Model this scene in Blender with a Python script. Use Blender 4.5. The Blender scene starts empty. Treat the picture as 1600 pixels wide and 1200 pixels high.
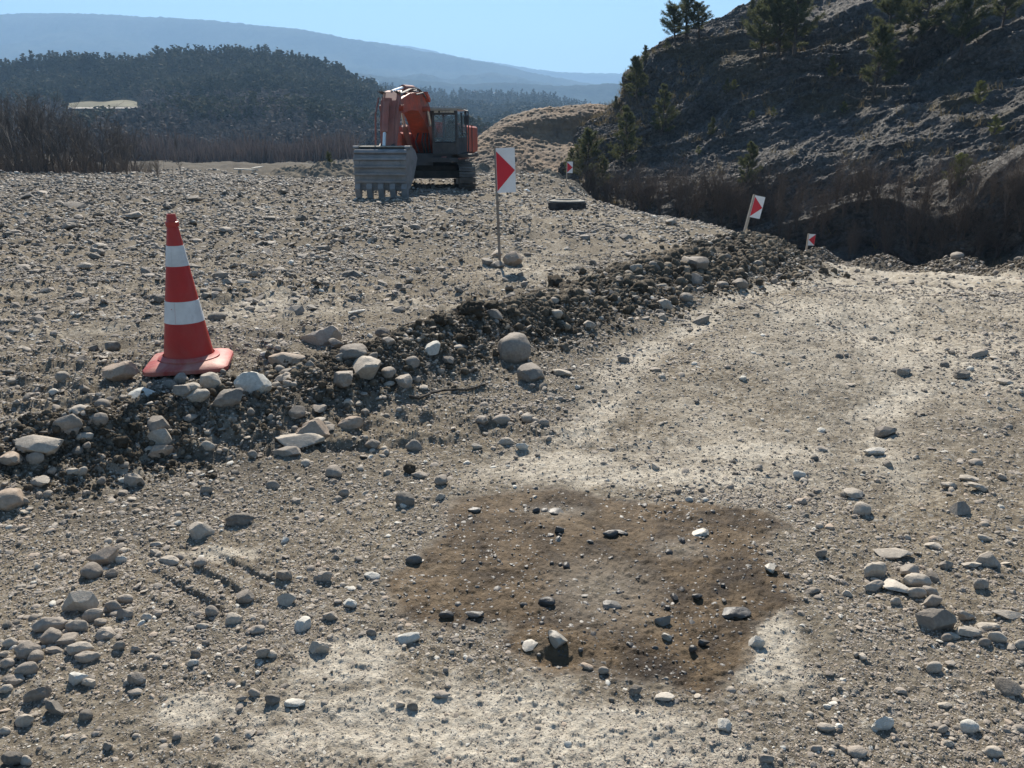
import bpy, bmesh, math, random
import numpy as np
from mathutils import Vector, Matrix, Euler, Quaternion
rad = math.radians
SC = bpy.context.scene
COL = SC.collection

# ------------------------------------------------------------------ camera, sky, sun, exposure
CAMZ, FPX, PITCH = 1.6, 1200.0, math.atan(375 / 1200)
cam = bpy.data.cameras.new('camera'); cam.sensor_width = 36; cam.lens = 27
cam.clip_start = 0.05; cam.clip_end = 20000
cobj = bpy.data.objects.new('camera', cam); COL.objects.link(cobj)
cobj.location = (0, 0, CAMZ); cobj.rotation_euler = (rad(90) - PITCH, 0, 0)
SC.camera = cobj
SUN_EL, SUN_AZ = rad(41), rad(-5)          # azimuth from +Y (ahead), negative = left
w = bpy.data.worlds.new('World'); SC.world = w; w.use_nodes = True
nt = w.node_tree; bg = nt.nodes['Background']
sky = nt.nodes.new('ShaderNodeTexSky'); sky.sky_type = 'NISHITA'; sky.sun_disc = False
sky.sun_elevation = SUN_EL; sky.sun_rotation = SUN_AZ
sky.altitude = 700; sky.air_density = 1.15; sky.dust_density = 0.3; sky.ozone_density = 1.2
tn_ = nt.nodes.new('ShaderNodeMix'); tn_.data_type = 'RGBA'; tn_.blend_type = 'MULTIPLY'; tn_.inputs[0].default_value = 1; tn_.inputs[7].default_value = (.74, .93, 1.03, 1)
nt.links.new(sky.outputs[0], tn_.inputs[6]); nt.links.new(tn_.outputs[2], bg.inputs[0]); bg.inputs[1].default_value = 0.056
sl = bpy.data.lights.new('sun', 'SUN'); sl.energy = 5.0; sl.angle = rad(0.53); sl.color = (1.0, 0.92, 0.80)
so = bpy.data.objects.new('sun', sl); COL.objects.link(so)
sdir = Vector((math.sin(SUN_AZ) * math.cos(SUN_EL), math.cos(SUN_AZ) * math.cos(SUN_EL), math.sin(SUN_EL)))
so.rotation_euler = sdir.to_track_quat('Z', 'Y').to_euler(); so.location = (0, 0, 60)
SC.view_settings.view_transform = 'Standard'; SC.view_settings.look = 'None'
SC.view_settings.exposure = 1.12; SC.view_settings.gamma = 1.0
SC.cycles.use_denoising = True
SC.cycles.max_bounces = 5; SC.cycles.diffuse_bounces = 3; SC.cycles.volume_bounces = 0
SC.cycles.transparent_max_bounces = 8

cp, sp = math.cos(PITCH), math.sin(PITCH)
def P(u, v, D):
    """pixel of the 1600x1200 photograph + horizontal distance -> point"""
    a = (u - 800) / FPX; b = (600 - v) / FPX
    ry = b * sp + cp; rz = b * cp - sp; k = D / ry
    return (a * k, D, CAMZ + rz * k)
def proj(x, y, z):
    dz = z - CAMZ
    dep = y * cp - dz * sp; up = y * sp + dz * cp
    return 800 + FPX * x / dep, 600 - FPX * up / dep, dep

# ------------------------------------------------------------------ noise (numpy)
def _h(ix, iy, iz, seed):
    n = (ix.astype(np.int64) * 374761393 + iy.astype(np.int64) * 668265263 + iz.astype(np.int64) * 2147483647 + seed * 974634777) & 0xffffffff
    n = ((n ^ (n >> 13)) * 1274126177) & 0xffffffff
    n = ((n ^ (n >> 16)) * 2246822519) & 0xffffffff
    return ((n ^ (n >> 15)) & 0xffffff) / float(0xffffff)
def vn2(x, y, seed=0):
    ix = np.floor(x); iy = np.floor(y); fx = x - ix; fy = y - iy
    fx = fx * fx * (3 - 2 * fx); fy = fy * fy * (3 - 2 * fy)
    z = np.zeros_like(ix)
    a = _h(ix, iy, z, seed); b = _h(ix + 1, iy, z, seed); c = _h(ix, iy + 1, z, seed); d = _h(ix + 1, iy + 1, z, seed)
    return (a + (b - a) * fx) * (1 - fy) + (c + (d - c) * fx) * fy
def vn3(x, y, z, seed=0):
    iz = np.floor(z); fz = z - iz; fz = fz * fz * (3 - 2 * fz)
    ix = np.floor(x); iy = np.floor(y); fx = x - ix; fy = y - iy
    fx = fx * fx * (3 - 2 * fx); fy = fy * fy * (3 - 2 * fy)
    def pl(k):
        a = _h(ix, iy, iz + k, seed); b = _h(ix + 1, iy, iz + k, seed); c = _h(ix, iy + 1, iz + k, seed); d = _h(ix + 1, iy + 1, iz + k, seed)
        return (a + (b - a) * fx) * (1 - fy) + (c + (d - c) * fx) * fy
    return pl(0) * (1 - fz) + pl(1) * fz
def fbm2(x, y, oct=4, seed=0, gain=.5):
    s = 0; a = 1; t = 0
    for o in range(oct):
        s = s + a * (vn2(x * 2 ** o + 17.3 * o, y * 2 ** o - 9.1 * o, seed + o) - .5); t += a; a *= gain
    return s / t * 2
def fbm3(x, y, z, oct=4, seed=0, gain=.5):
    s = 0; a = 1; t = 0
    for o in range(oct):
        s = s + a * (vn3(x * 2 ** o + 7.3 * o, y * 2 ** o - 9.1 * o, z * 2 ** o + 3.7 * o, seed + o) - .5); t += a; a *= gain
    return s / t * 2
def sstep(a, b, x):
    t = np.clip((x - a) / (b - a), 0, 1); return t * t * (3 - 2 * t)

# ------------------------------------------------------------------ mesh helpers
def np_mesh(name, V, F, smooth=True, attrs=None, mats=None, midx=None):
    """V (n,3), F (m,k) numpy, k = 3 or 4"""
    me = bpy.data.meshes.new(name)
    V = np.ascontiguousarray(V, dtype=np.float32); F = np.ascontiguousarray(F, dtype=np.int32)
    m, k = F.shape
    me.vertices.add(len(V)); me.vertices.foreach_set('co', V.ravel())
    me.loops.add(m * k); me.loops.foreach_set('vertex_index', F.ravel())
    me.polygons.add(m)
    me.polygons.foreach_set('loop_start', np.arange(0, m * k, k, dtype=np.int32))
    me.polygons.foreach_set('loop_total', np.full(m, k, dtype=np.int32))
    me.polygons.foreach_set('use_smooth', np.full(m, smooth, dtype=bool))
    if midx is not None: me.polygons.foreach_set('material_index', np.ascontiguousarray(midx, dtype=np.int32))
    for an, av in (attrs or {}).items():
        at = me.attributes.new(an, 'FLOAT', 'POINT'); at.data.foreach_set('value', np.ascontiguousarray(av, dtype=np.float32))
    me.update(calc_edges=True)
    for mt in (mats or []): me.materials.append(mt)
    return me
def link(name, me, parent=None, loc=None):
    o = bpy.data.objects.new(name, me); COL.objects.link(o)
    if parent is not None: o.parent = parent
    if loc is not None: o.location = loc
    return o
def tag(o, label=None, cat=None, group=None, kind=None):
    if label: o['label'] = label
    if cat: o['category'] = cat
    if group: o['group'] = group
    if kind: o['kind'] = kind
    return o
def empty(name, loc=(0, 0, 0), rz=0.0):
    o = bpy.data.objects.new(name, None); COL.objects.link(o); o.location = loc; o.rotation_euler = (0, 0, rz)
    o.empty_display_size = .2
    return o
def copy_tree(o, parent=None):
    c = o.copy(); COL.objects.link(c)
    if parent is not None: c.parent = parent
    for ch in [q for q in o.children]: copy_tree(ch, c)
    return c
def grid_faces(nr, nc):
    i = np.arange(nr - 1)[:, None] * nc + np.arange(nc - 1)[None, :]
    i = i.ravel()
    return np.stack([i, i + 1, i + nc + 1, i + nc], 1)

class MB:
    """collects boxes, prisms, tubes; builds ONE mesh object"""
    def __init__(s): s.v = []; s.f = []
    def add(s, vs, fs, M=None):
        n = len(s.v)
        if M is not None: vs = [tuple(M @ Vector(q)) for q in vs]
        s.v += [tuple(q) for q in vs]; s.f += [tuple(i + n for i in f) for f in fs]
    def box(s, c, d, M=None, rot=None, ch=0.0):
        x, y, z = d[0] / 2, d[1] / 2, d[2] / 2
        bm = bmesh.new(); bmesh.ops.create_cube(bm, size=1)
        bmesh.ops.scale(bm, vec=d, verts=bm.verts)
        if ch > 0: bmesh.ops.bevel(bm, geom=bm.edges[:], offset=ch, segments=1, affect='EDGES')
        T = Matrix.Translation(c)
        if rot is not None: T = T @ Euler(rot).to_matrix().to_4x4()
        if M is not None: T = M @ T
        bm.verts.ensure_lookup_table()
        s.add([tuple(T @ q.co) for q in bm.verts], [[q.index for q in f.verts] for f in bm.faces]); bm.free()
        return s
    def prism(s, pts, y0, y1, axis='y', M=None):
        """polygon pts (a,b) in the plane across axis, extruded y0..y1"""
        def mk(a, b, t): return (a, t, b) if axis == 'y' else ((t, a, b) if axis == 'x' else (a, b, t))
        n = len(pts)
        vs = [mk(a, b, y0) for a, b in pts] + [mk(a, b, y1) for a, b in pts]
        fs = [list(range(n))[::-1], list(range(n, 2 * n))] + [[i, (i + 1) % n, n + (i + 1) % n, n + i] for i in range(n)]
        s.add(vs, fs, M); return s
    def tube(s, p0, p1, r0, r1=None, n=8, caps=True, M=None):
        r1 = r0 if r1 is None else r1
        p0 = Vector(p0); p1 = Vector(p1); d = (p1 - p0)
        if d.length < 1e-6: return s
        q = d.to_track_quat('Z', 'Y'); vs = []
        for p, r in ((p0, r0), (p1, r1)):
            for i in range(n):
                a = 2 * math.pi * i / n; vs.append(tuple(p + q @ Vector((r * math.cos(a), r * math.sin(a), 0))))
        fs = [[i, (i + 1) % n, n + (i + 1) % n, n + i] for i in range(n)]
        if caps: fs += [list(range(n))[::-1], list(range(n, 2 * n))]
        s.add(vs, fs, M); return s
    def path(s, pts, r, n=6, M=None):
        for a, b in zip(pts[:-1], pts[1:]): s.tube(a, b, r, r, n, True, M)
        return s
    def lathe(s, prof, n=32, M=None, closed=False):
        vs = []; m = len(prof)
        for i in range(n):
            a = 2 * math.pi * i / n
            vs += [(r * math.cos(a), r * math.sin(a), z) for r, z in prof]
        fs = []
        for i in range(n):
            j = (i + 1) % n
            for k in range(m - (0 if closed else 1)):
                l = (k + 1) % m
                fs.append([i * m + k, j * m + k, j * m + l, i * m + l])
        s.add(vs, fs, M); return s
    def build(s, name, mat, parent=None, smooth=False, loc=None, angle=None):
        me = bpy.data.meshes.new(name); me.from_pydata(s.v, [], s.f)
        bm = bmesh.new(); bm.from_mesh(me); bmesh.ops.recalc_face_normals(bm, faces=bm.faces); bm.to_mesh(me); bm.free()
        if mat: me.materials.append(mat)
        if smooth:
            for p in me.polygons: p.use_smooth = True
            if angle: me.set_sharp_from_angle(angle=angle)
        return link(name, me, parent, loc)

# ------------------------------------------------------------------ materials
def newmat(name):
    m = bpy.data.materials.new(name); m.use_nodes = True
    return m, m.node_tree, m.node_tree.nodes['Principled BSDF']
class NT:
    """tiny node-graph helper"""
    def __init__(s, nt): s.nt = nt; s.N = nt.nodes; s.L = nt.links
    def n(s, t, **kw):
        nd = s.N.new(t)
        for k, v in kw.items(): setattr(nd, k, v)
        return nd
    def set(s, sock, val):
        if isinstance(val, bpy.types.NodeSocket): s.L.new(val, sock)
        else: sock.default_value = val
    def pos(s): return s.n('ShaderNodeNewGeometry').outputs['Position']
    def obj(s): return s.n('ShaderNodeTexCoord').outputs['Object']
    def mapping(s, vec, scale=(1, 1, 1), rot=(0, 0, 0)):
        m = s.n('ShaderNodeMapping'); s.L.new(vec, m.inputs[0]); m.inputs['Scale'].default_value = scale; m.inputs['Rotation'].default_value = rot; return m.outputs[0]
    def noise(s, vec, scale, detail=4, rough=.55, dist=0):
        t = s.n('ShaderNodeTexNoise'); s.L.new(vec, t.inputs['Vector']); t.inputs['Scale'].default_value = scale
        t.inputs['Detail'].default_value = detail; t.inputs['Roughness'].default_value = rough; t.inputs['Distortion'].default_value = dist
        return t.outputs[0]
    def voro(s, vec, scale, feat='F1', out='Distance', rnd=1):
        t = s.n('ShaderNodeTexVoronoi', feature=feat); s.L.new(vec, t.inputs['Vector']); t.inputs['Scale'].default_value = scale
        t.inputs['Randomness'].default_value = rnd
        return t.outputs[out]
    def attr(s, name, out='Fac'):
        t = s.n('ShaderNodeAttribute'); t.attribute_name = name; return t.outputs[out]
    def ramp(s, fac, stops, interp='LINEAR'):
        t = s.n('ShaderNodeValToRGB'); t.color_ramp.interpolation = interp; e = t.color_ramp.elements
        while len(e) < len(stops): e.new(.5)
        for i, (p, c) in enumerate(stops):
            e[i].position = p; e[i].color = (*c, 1) if len(c) == 3 else c
        s.L.new(fac, t.inputs[0]); return t.outputs[0]
    def math(s, op, a, b=0.0, clamp=False):
        t = s.n('ShaderNodeMath', operation=op); t.use_clamp = clamp; s.set(t.inputs[0], a); s.set(t.inputs[1], b); return t.outputs[0]
    def mix(s, f, a, b, mode='MIX'):
        t = s.n('ShaderNodeMix', data_type='RGBA', blend_type=mode)
        s.set(t.inputs[0], f)
        for k, q in ((6, a), (7, b)):
            if isinstance(q, tuple): t.inputs[k].default_value = (*q, 1)
            else: s.L.new(q, t.inputs[k])
        return t.outputs[2]
    def bump(s, h, strength=.5, dist=.02, nrm=None):
        t = s.n('ShaderNodeBump'); s.L.new(h, t.inputs['Height']); t.inputs['Strength'].default_value = strength; t.inputs['Distance'].default_value = dist
        if nrm is not None: s.L.new(nrm, t.inputs['Normal'])
        return t.outputs[0]
def g(v, r=1.0, b=1.0): return (v * r, v, v * b)

def mat_stone(name='river_stone', k=1.0, warm=(1.07, .85)):
    m, t, bs = newmat(name); q = NT(t); co = q.obj()
    tint = q.attr('tint'); W, B = warm
    base = q.ramp(tint, [(0, (.07 * k, .062 * k, .052 * k)), (.3, (.165 * k * W, .148 * k, .142 * k * B)), (.6, (.27 * k * W, .245 * k, .235 * k * B)), (.82, (.40 * k * W, .372 * k, .352 * k * B)), (.93, (.34 * k, .25 * k, .18 * k)), (1, (.56 * k, .535 * k, .47 * k))])
    n1 = q.noise(co, 9, 6, .65); n2 = q.noise(co, 60, 4, .7)
    c = q.mix(q.ramp(n1, [(.35, (0, 0, 0)), (.7, (.55, .55, .55))]), base, (.32 * k, .285 * k, .235 * k))   # dust film
    c = q.mix(.75, c, q.ramp(n2, [(.3, (.62, .62, .62)), (.72, (1.2, 1.2, 1.2))]), 'MULTIPLY')
    q.L.new(c, bs.inputs['Base Color']); bs.inputs['Roughness'].default_value = .78; bs.inputs['Specular IOR Level'].default_value = .35
    h = q.math('ADD', n2, q.math('MULTIPLY', q.noise(co, 220, 3, .7), .5))
    q.L.new(q.bump(h, .55, .006), bs.inputs['Normal'])
    return m
def mat_wetstone():
    m, t, bs = newmat('damp_stone'); q = NT(t); co = q.obj(); tint = q.attr('tint')
    c = q.ramp(tint, [(0, (.035, .032, .03)), (.5, (.085, .08, .075)), (.8, (.18, .165, .145)), (1, (.38, .35, .30))])
    c = q.mix(.6, c, q.ramp(q.noise(co, 40, 5, .7), [(.3, (.6, .58, .55)), (.7, (1.2, 1.15, 1.05))]), 'MULTIPLY')
    q.L.new(c, bs.inputs['Base Color']); bs.inputs['Roughness'].default_value = .5
    q.L.new(q.bump(q.noise(co, 120, 4, .7), .4, .005), bs.inputs['Normal']); return m
def mat_clod():
    m, t, bs = newmat('dug_soil'); q = NT(t); co = q.pos(); tint = q.attr('tint')
    c = q.ramp(tint, [(0, (.060, .050, .038)), (.5, (.125, .106, .082)), (.8, (.20, .172, .136)), (1, (.32, .285, .235))])
    c = q.mix(.8, c, q.ramp(q.noise(co, 35, 5, .7), [(.3, (.6, .58, .55)), (.7, (1.3, 1.27, 1.2))]), 'MULTIPLY')
    q.L.new(c, bs.inputs['Base Color']); bs.inputs['Roughness'].default_value = .95; bs.inputs['Specular IOR Level'].default_value = .15
    q.L.new(q.bump(q.noise(co, 90, 6, .75), 1.0, .015), bs.inputs['Normal']); return m
def simple(name, col, rough=.6, metal=0, nscale=6, var=.25, bumpk=.1, spec=.4, dirt=None, dirtk=.5):
    m, t, bs = newmat(name); q = NT(t); co = q.obj()
    n = q.noise(co, nscale, 5, .65)
    c = q.mix(1.0, tuple(col), q.ramp(n, [(.3, (1 - var,) * 3), (.7, (1 + var,) * 3)]), 'MULTIPLY')
    if dirt:
        d = q.noise(co, nscale * .5, 6, .7, .5)
        c = q.mix(q.ramp(d, [(.42, (0, 0, 0)), (.68, (dirtk,) * 3)]), c, tuple(dirt))
    q.L.new(c, bs.inputs['Base Color']); bs.inputs['Roughness'].default_value = rough; bs.inputs['Metallic'].default_value = metal
    bs.inputs['Specular IOR Level'].default_value = spec
    if bumpk: q.L.new(q.bump(q.noise(co, nscale * 5, 4, .6), bumpk, .01), bs.inputs['Normal'])
    return m

# ================================================================== THE GROUND
def Pxyz(u, v, D): return P(u, v, D)
CP = [(0, 0, 0), (-4, 0, .02), (4, 0, 0), (-4, 2, .04), (-1.5, 2, 0), (0, 2, 0), (3, 2, 0), (0, 4, 0), (4, 4, 0), (2, 6, 0), (5, 6, 0), (3, 8, -.02), (6.5, 8, -.04),
      (4, 10, -.22), (8, 10, -.22), (4.5, 12, -.5), (9, 12, -.5), (13, 12, -.5), (6.6, 15, -.88), (12, 15, -1.0), (7.4, 18, -1.28), (10, 18, -1.36), (15, 18, -1.75), (9, 25, -2.2), (13, 25, -2.6), (18, 24, -3.0),
      (7.5, 33, -3.2), (12, 33, -3.5), (17, 31, -3.8), (24, 24, -3.4), (8, 40, -3.6), (14, 42, -4.2), (20, 38, -4.2), (30, 30, -3.6), (6, 50, -2.2), (-6, 55, -.9),
      (12, 6, 0), (16, 8, -.1), (9, 3, 0), (12, -5, 0), (-12, -5, .1), (0, -8, 0), (3.2, 9.0, -.1), (4.6, 11.5, -.42), (2.0, 7.2, 0), (1.1, 5.8, 0), (0, 5.2, .02), (-.9, 4.7, .03), (-1.6, 4.0, .03), (-2.4, 3.3, .03)]
for u, v, D in [(100, 500, 6.5), (600, 470, 7.5), (785, 405, 11), (300, 400, 11), (900, 380, 13), (1050, 390, 13), (1000, 350, 17.5), (600, 330, 20), (650, 294, 30), (886, 328, 22), (940, 318, 28), (1050, 345, 23),
                (1163, 368, 18.6), (1222, 396, 16), (100, 300, 30), (400, 284, 43), (100, 278, 47), (760, 292, 33), (292, 585, 4.75), (-300, 500, 6.5), (-300, 300, 30), (300, 330, 20), (400, 470, 7.4), (20, 620, 4.6), (760, 275, 42), (880, 283, 40), (500, 284, 42)]:
    CP.append(P(u, v, D))
CP = np.array(CP, float)
_c2 = 1.2 ** 2
def _ker(X, Y): return np.sqrt((X[:, None] - CP[None, :, 0]) ** 2 + (Y[:, None] - CP[None, :, 1]) ** 2 + _c2)
_A = _ker(CP[:, 0], CP[:, 1]) - np.eye(len(CP)) * .05
_n = len(CP); _M = np.zeros((_n + 1, _n + 1)); _M[:_n, :_n] = _A; _M[:_n, _n] = 1; _M[_n, :_n] = 1
_W = np.linalg.solve(_M, np.append(CP[:, 2], 0))
def base_z(x, y):
    x = np.asarray(x, float).ravel(); y = np.asarray(y, float).ravel(); out = np.empty_like(x)
    for i in range(0, len(x), 100000):
        out[i:i + 100000] = _ker(x[i:i + 100000], y[i:i + 100000]) @ _W[:_n] + _W[_n]
    return out
def pdist(x, y, pts):
    """distance to a polyline and the parameter along it (index units)"""
    best = np.full(x.shape, 1e9); par = np.zeros(x.shape)
    for i, (a, b) in enumerate(zip(pts[:-1], pts[1:])):
        dx, dy = b[0] - a[0], b[1] - a[1]; L = dx * dx + dy * dy
        t = np.clip(((x - a[0]) * dx + (y - a[1]) * dy) / L, 0, 1)
        d = np.hypot(x - a[0] - t * dx, y - a[1] - t * dy)
        m = d < best; best[m] = d[m]; par[m] = (i + t)[m]
    return best, par
BERM = np.array([P(*q) for q in [(-500, 830, 2.7), (-150, 760, 3.0), (40, 690, 3.6), (250, 655, 4.0), (440, 590, 4.45), (600, 550, 5.1), (740, 500, 5.95), (880, 462, 7.0), (1050, 428, 9.4), (1150, 402, 12.4), (1215, 392, 16.0)]])
BH = np.array([.10, .14, .16, .17, .22, .26, .27, .28, .26, .24, .22]); BW = np.array([.26, .30, .32, .34, .36, .38, .42, .48, .66, .85, .95])
FAR = np.array([P(*q) for q in [(1190, 396, 40), (1225, 392, 35), (1330, 402, 31.5), (1450, 404, 28), (1530, 400, 25.5), (1600, 408, 23), (1750, 430, 19.5), (2000, 480, 15.5), (2400, 600, 11)]])
# mounds: x, y, height, radius
MOUNDS = []
for u, v, D, hpx, rpx in [(515, 280, 46, 28, 60), (455, 285, 52, 18, 50), (560, 283, 50, 26, 50), (825, 292, 43, 34, 42), (780, 290, 46, 26, 36), (862, 300, 42, 26, 26), (755, 288, 42, 22, 26), (898, 298, 41, 12, 26),
                          (330, 284, 62, 16, 60), (250, 290, 50, 16, 90), (60, 285, 48, 10, 120), (150, 290, 42, 10, 70), (-60, 290, 46, 14, 90)]:
    x, y, z = P(u, v, D); MOUNDS.append((x, y, hpx / 1200 * D, rpx / 1200 * D))
TREADS = [(345, 905, 0), (300, 925, 1), (385, 885, 2), (430, 865, 3)]
def flat_xy(u, v):
    a = (u - 800) / FPX; b = (600 - v) / FPX; k = -CAMZ / (b * cp - sp); return a * k, (b * sp + cp) * k
WET = [flat_xy(*q) for q in [(700, 778), (850, 762), (1000, 780), (1200, 796), (1245, 828), (1190, 852), (1232, 905), (1240, 940), (1172, 985), (1165, 1050), (1105, 1092), (1000, 1078), (920, 1055), (850, 1058), (800, 1030), (775, 985), (700, 985), (620, 965), (596, 905), (650, 868), (700, 820)]]
def poly_sd(x, y, poly):
    """signed distance, positive inside"""
    ins = np.zeros(x.shape, bool); n = len(poly)
    for i in range(n):
        (x0, y0), (x1, y1) = poly[i], poly[(i + 1) % n]
        c = ((y0 > y) != (y1 > y)) & (x < (x1 - x0) * (y - y0) / (y1 - y0 + 1e-12) + x0); ins ^= c
    d, _ = pdist(x, y, poly + [poly[0]])
    return np.where(ins, d, -d)
def blobs(x, y, L):
    s = np.zeros(x.shape)
    for u, v, su, sv in L:
        cx, cy = flat_xy(u, v); ax = su / 1200 * math.hypot(cy, 1.6); cy2 = flat_xy(u, v - sv)[1]; ay = abs(cy2 - cy)
        s = np.maximum(s, np.exp(-((x - cx) / ax) ** 2 - ((y - cy) / ay) ** 2))
    return s
PIT = flat_xy(872, 1030)
ROADC = [(-.6, 0), (.3, 2.2), (1.6, 5), (3.8, 9), (6.8, 13), (9.8, 18), (11.6, 24), (11.2, 31)]
PLATC = [(-14, 6.4), (-7, 6.6), (-3, 7.2), (0, 8.6), (1.6, 12), (1.4, 20), (.3, 30)]
def ruts(x, y):
    """wheel-worn strips: along the road and across the plateau"""
    d, _ = pdist(x, y, ROADC); w1 = .05 * fbm2(x * 1.2, y * 1.2, 2, 48) * 4; d = d + w1
    a = np.maximum(np.exp(-((d - .85) / .26) ** 2), .85 * np.exp(-((d - 2.5) / .30) ** 2)) * sstep(2.2, 4.5, y)
    d, _ = pdist(x, y, PLATC); d = d + w1; b = np.maximum(np.exp(-((d - .9) / .35) ** 2), .75 * np.exp(-(d / .45) ** 2)) * (y > 0)
    return a, b
def ground_z(x, y, fine=True):
    sh = np.shape(x); x = np.asarray(x, float).ravel(); y = np.asarray(y, float).ravel()
    z = base_z(x, y)
    r = np.hypot(x, y)
    near = r < 75
    far = sstep(52, 95, r)
    z = z * (1 - far) + (-1.6 + .5 * fbm2(x / 40, y / 40, 3, 5)) * far
    # berms
    m = near & (x < 12) & (y < 22)
    d, p = pdist(x[m], y[m], BERM)
    H = np.interp(p, range(len(BH)), BH); Wd = np.interp(p, range(len(BW)), BW)
    H = H * (1 + .35 * fbm2(x[m] * 1.1, y[m] * 1.1, 3, 11)); dd = d / (Wd * (1 + .25 * fbm2(x[m] * 2.3, y[m] * 2.3, 3, 12)))
    z[m] += H * np.exp(-dd ** 2 * 1.1)
    m = near & (y > 8)
    d, p = pdist(x[m], y[m], FAR)
    z[m] += (.68 + .5 * fbm2(x[m] * .6, y[m] * .6, 3, 13)) * np.exp(-(d / 1.0) ** 2)
    for mx, my, mh, mr in MOUNDS:
        d = np.hypot(x - mx, (y - my) * .8) / mr; mm = d < 2.2
        z[mm] += .35 * mh * np.exp(-d[mm] ** 2 * 1.4) * (1 + .7 * fbm2(x[mm] * .9, y[mm] * .9, 4, 14)) 
    if fine:
        a = np.clip(r / 14, .25, 4)
        z += .050 * fbm2(x * .9, y * .9, 3, 21) * np.clip(r / 6, .35, 2.2)
        m = r < 70
        z[m] += .022 * fbm2(x[m] * 5, y[m] * 5, 4, 22, .62) * np.clip(r[m] / 5, .5, 4)
        m = r < 16
        k = fbm2(x[m] * 26, y[m] * 26, 4, 23, .65)
        z[m] += .0065 * k
        # little hard lumps everywhere
        m = r < 11
        q = vn2(x[m] * 42, y[m] * 42, 31); z[m] += .0060 * sstep(.62, .85, q)
        q = vn2(x[m] * 95, y[m] * 95, 33); z[m] += .0028 * sstep(.55, .8, q)
        # furrowed flat-stone field on the left
        m = (r > 4) & (r < 40)
        q = vn2(x[m] * 6 + 3, y[m] * 9, 32); lf = sstep(1.5, -2.5, x[m] - .1 * y[m])
        z[m] += .035 * sstep(.6, .85, q) * lf
        m = r > 16
        z[m] += .10 * fbm2(x[m] * .8, y[m] * .8, 4, 24, .6) * sstep(16, 34, r[m]) + 1.5 * fbm2(x[m] * .07, y[m] * .14, 5, 25, .62) * sstep(50, 90, r[m]) * sstep(400, 250, r[m])
    if fine:
        m = (r > 4) & (r < 60)
        rg_ = sstep(-.15, .35, fbm2(x[m] * .22 + 4, y[m] * .5, 4, 26)) * sstep(1.5, -1.5, x[m] - .12 * y[m])
        z[m] += rg_ * (.035 + .03 * sstep(8, 25, r[m])) * fbm2(x[m] * 7, y[m] * 9, 4, 27, .7) * 2
    if fine:
        m = (r > 2) & (r < 40); ra, rb = ruts(x[m], y[m]); z[m] -= .022 * ra + .014 * rb
    # pit in the damp patch, and grouser prints
    d = np.hypot((x - PIT[0]) / .085, (y - PIT[1]) / .045); z -= .032 * np.exp(-d ** 2)
    d = np.hypot((x - PIT[0] + .05) / .05, (y - PIT[1] - .10) / .05); z += .02 * np.exp(-d ** 2)
    tx, ty = flat_xy(340, 905); ex, ey = x - tx, y - ty
    c, s = math.cos(rad(-38)), math.sin(rad(-38)); A = ex * c + ey * s; B = -ex * s + ey * c
    msk = np.exp(-(A / .26) ** 4 - (B / .24) ** 4)
    z += msk * .020 * (sstep(.15, .7, np.sin(B * 2 * math.pi / .115)) - .4)
    return z.reshape(sh)
# polar sheet: fine near the road, coarse to the horizon
rr = [0.35]
while rr[-1] < 75:
    r_ = rr[-1]; rr.append(r_ + max(.004, min(r_ * r_ / 850, r_ * .0125)))
while rr[-1] < 300: rr.append(rr[-1] * 1.014)
while rr[-1] < 9000: rr.append(rr[-1] * 1.06)
rr = np.array(rr)
th = np.concatenate([np.linspace(-180, -50, 90)[:-1], np.linspace(-50, -41, 60)[:-1], np.linspace(-41, 41, 1000), np.linspace(41, 50, 60)[1:], np.linspace(50, 180, 90)[1:]])
R, T = np.meshgrid(rr, np.radians(th), indexing='ij')
GX = (R * np.sin(T)).ravel(); GY = (R * np.cos(T)).ravel()
GZ = ground_z(GX, GY)
nn = (GX ** 2 + GY ** 2) < 14 ** 2
wet = np.zeros(GX.shape); sd = poly_sd(GX[nn], GY[nn], WET)
sd += .10 * fbm2(GX[nn] * 5, GY[nn] * 6, 5, 41, .65)
wet[nn] = sstep(-.07, .09, sd) * (1 - .62 * blobs(GX[nn], GY[nn], [(940, 925, 100, 60), (1060, 860, 60, 18), (870, 800, 60, 12)]))
DUST = [(700, 1130, 260, 70), (950, 1160, 200, 70), (560, 1040, 90, 40), (1000, 742, 230, 26), (1150, 690, 130, 30), (900, 720, 120, 22), (1230, 545, 120, 50), (1330, 470, 120, 30), (1080, 600, 90, 30), (300, 1110, 60, 30), (1180, 960, 50, 60), (340, 860, 60, 15), (1190, 1030, 60, 50), (620, 480, 120, 30), (820, 420, 150, 25), (420, 500, 120, 30)]
dust = blobs(GX, GY, DUST)
m = (GX ** 2 + GY ** 2) < 22 ** 2; dust[m] = np.clip(dust[m] * np.where(GY[m] > 4, .62, 1.25) + .55 * fbm2(GX[m] * 1.6, GY[m] * 1.6, 4, 43, .6) + .35 * fbm2(GX[m] * 12, GY[m] * 12, 3, 44, .6) - .12, 0, 1)
ROADP = [P(1262, 418, 17.5)[:2], P(1180, 470, 8.9)[:2], P(1010, 525, 6.6)[:2], P(900, 620, 4.7)[:2], P(760, 740, 3.5)[:2], P(1180, 900, 2.5)[:2], P(1400, 800, 3.0)[:2], (6.5, 6.0), (10, 9), (15.5, 15), (16.5, 20.5), (14.5, 24.5), (12.4, 29), (11, 31)]
m = (GY > 0) & (GY < 40); rd = poly_sd(GX[m], GY[m], ROADP); rd = sstep(-.5, 1.0, rd)
rd *= .70 + .5 * fbm2(GX[m] * .8 + GY[m] * .2, GY[m] * .35, 4, 46, .6) + .35 * fbm2(GX[m] * 7, GY[m] * 7, 4, 47, .65)
dust[m] = np.maximum(dust[m], np.clip(rd, 0, 1) * (.75 + .25 * sstep(6, 14, GY[m])))
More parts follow.
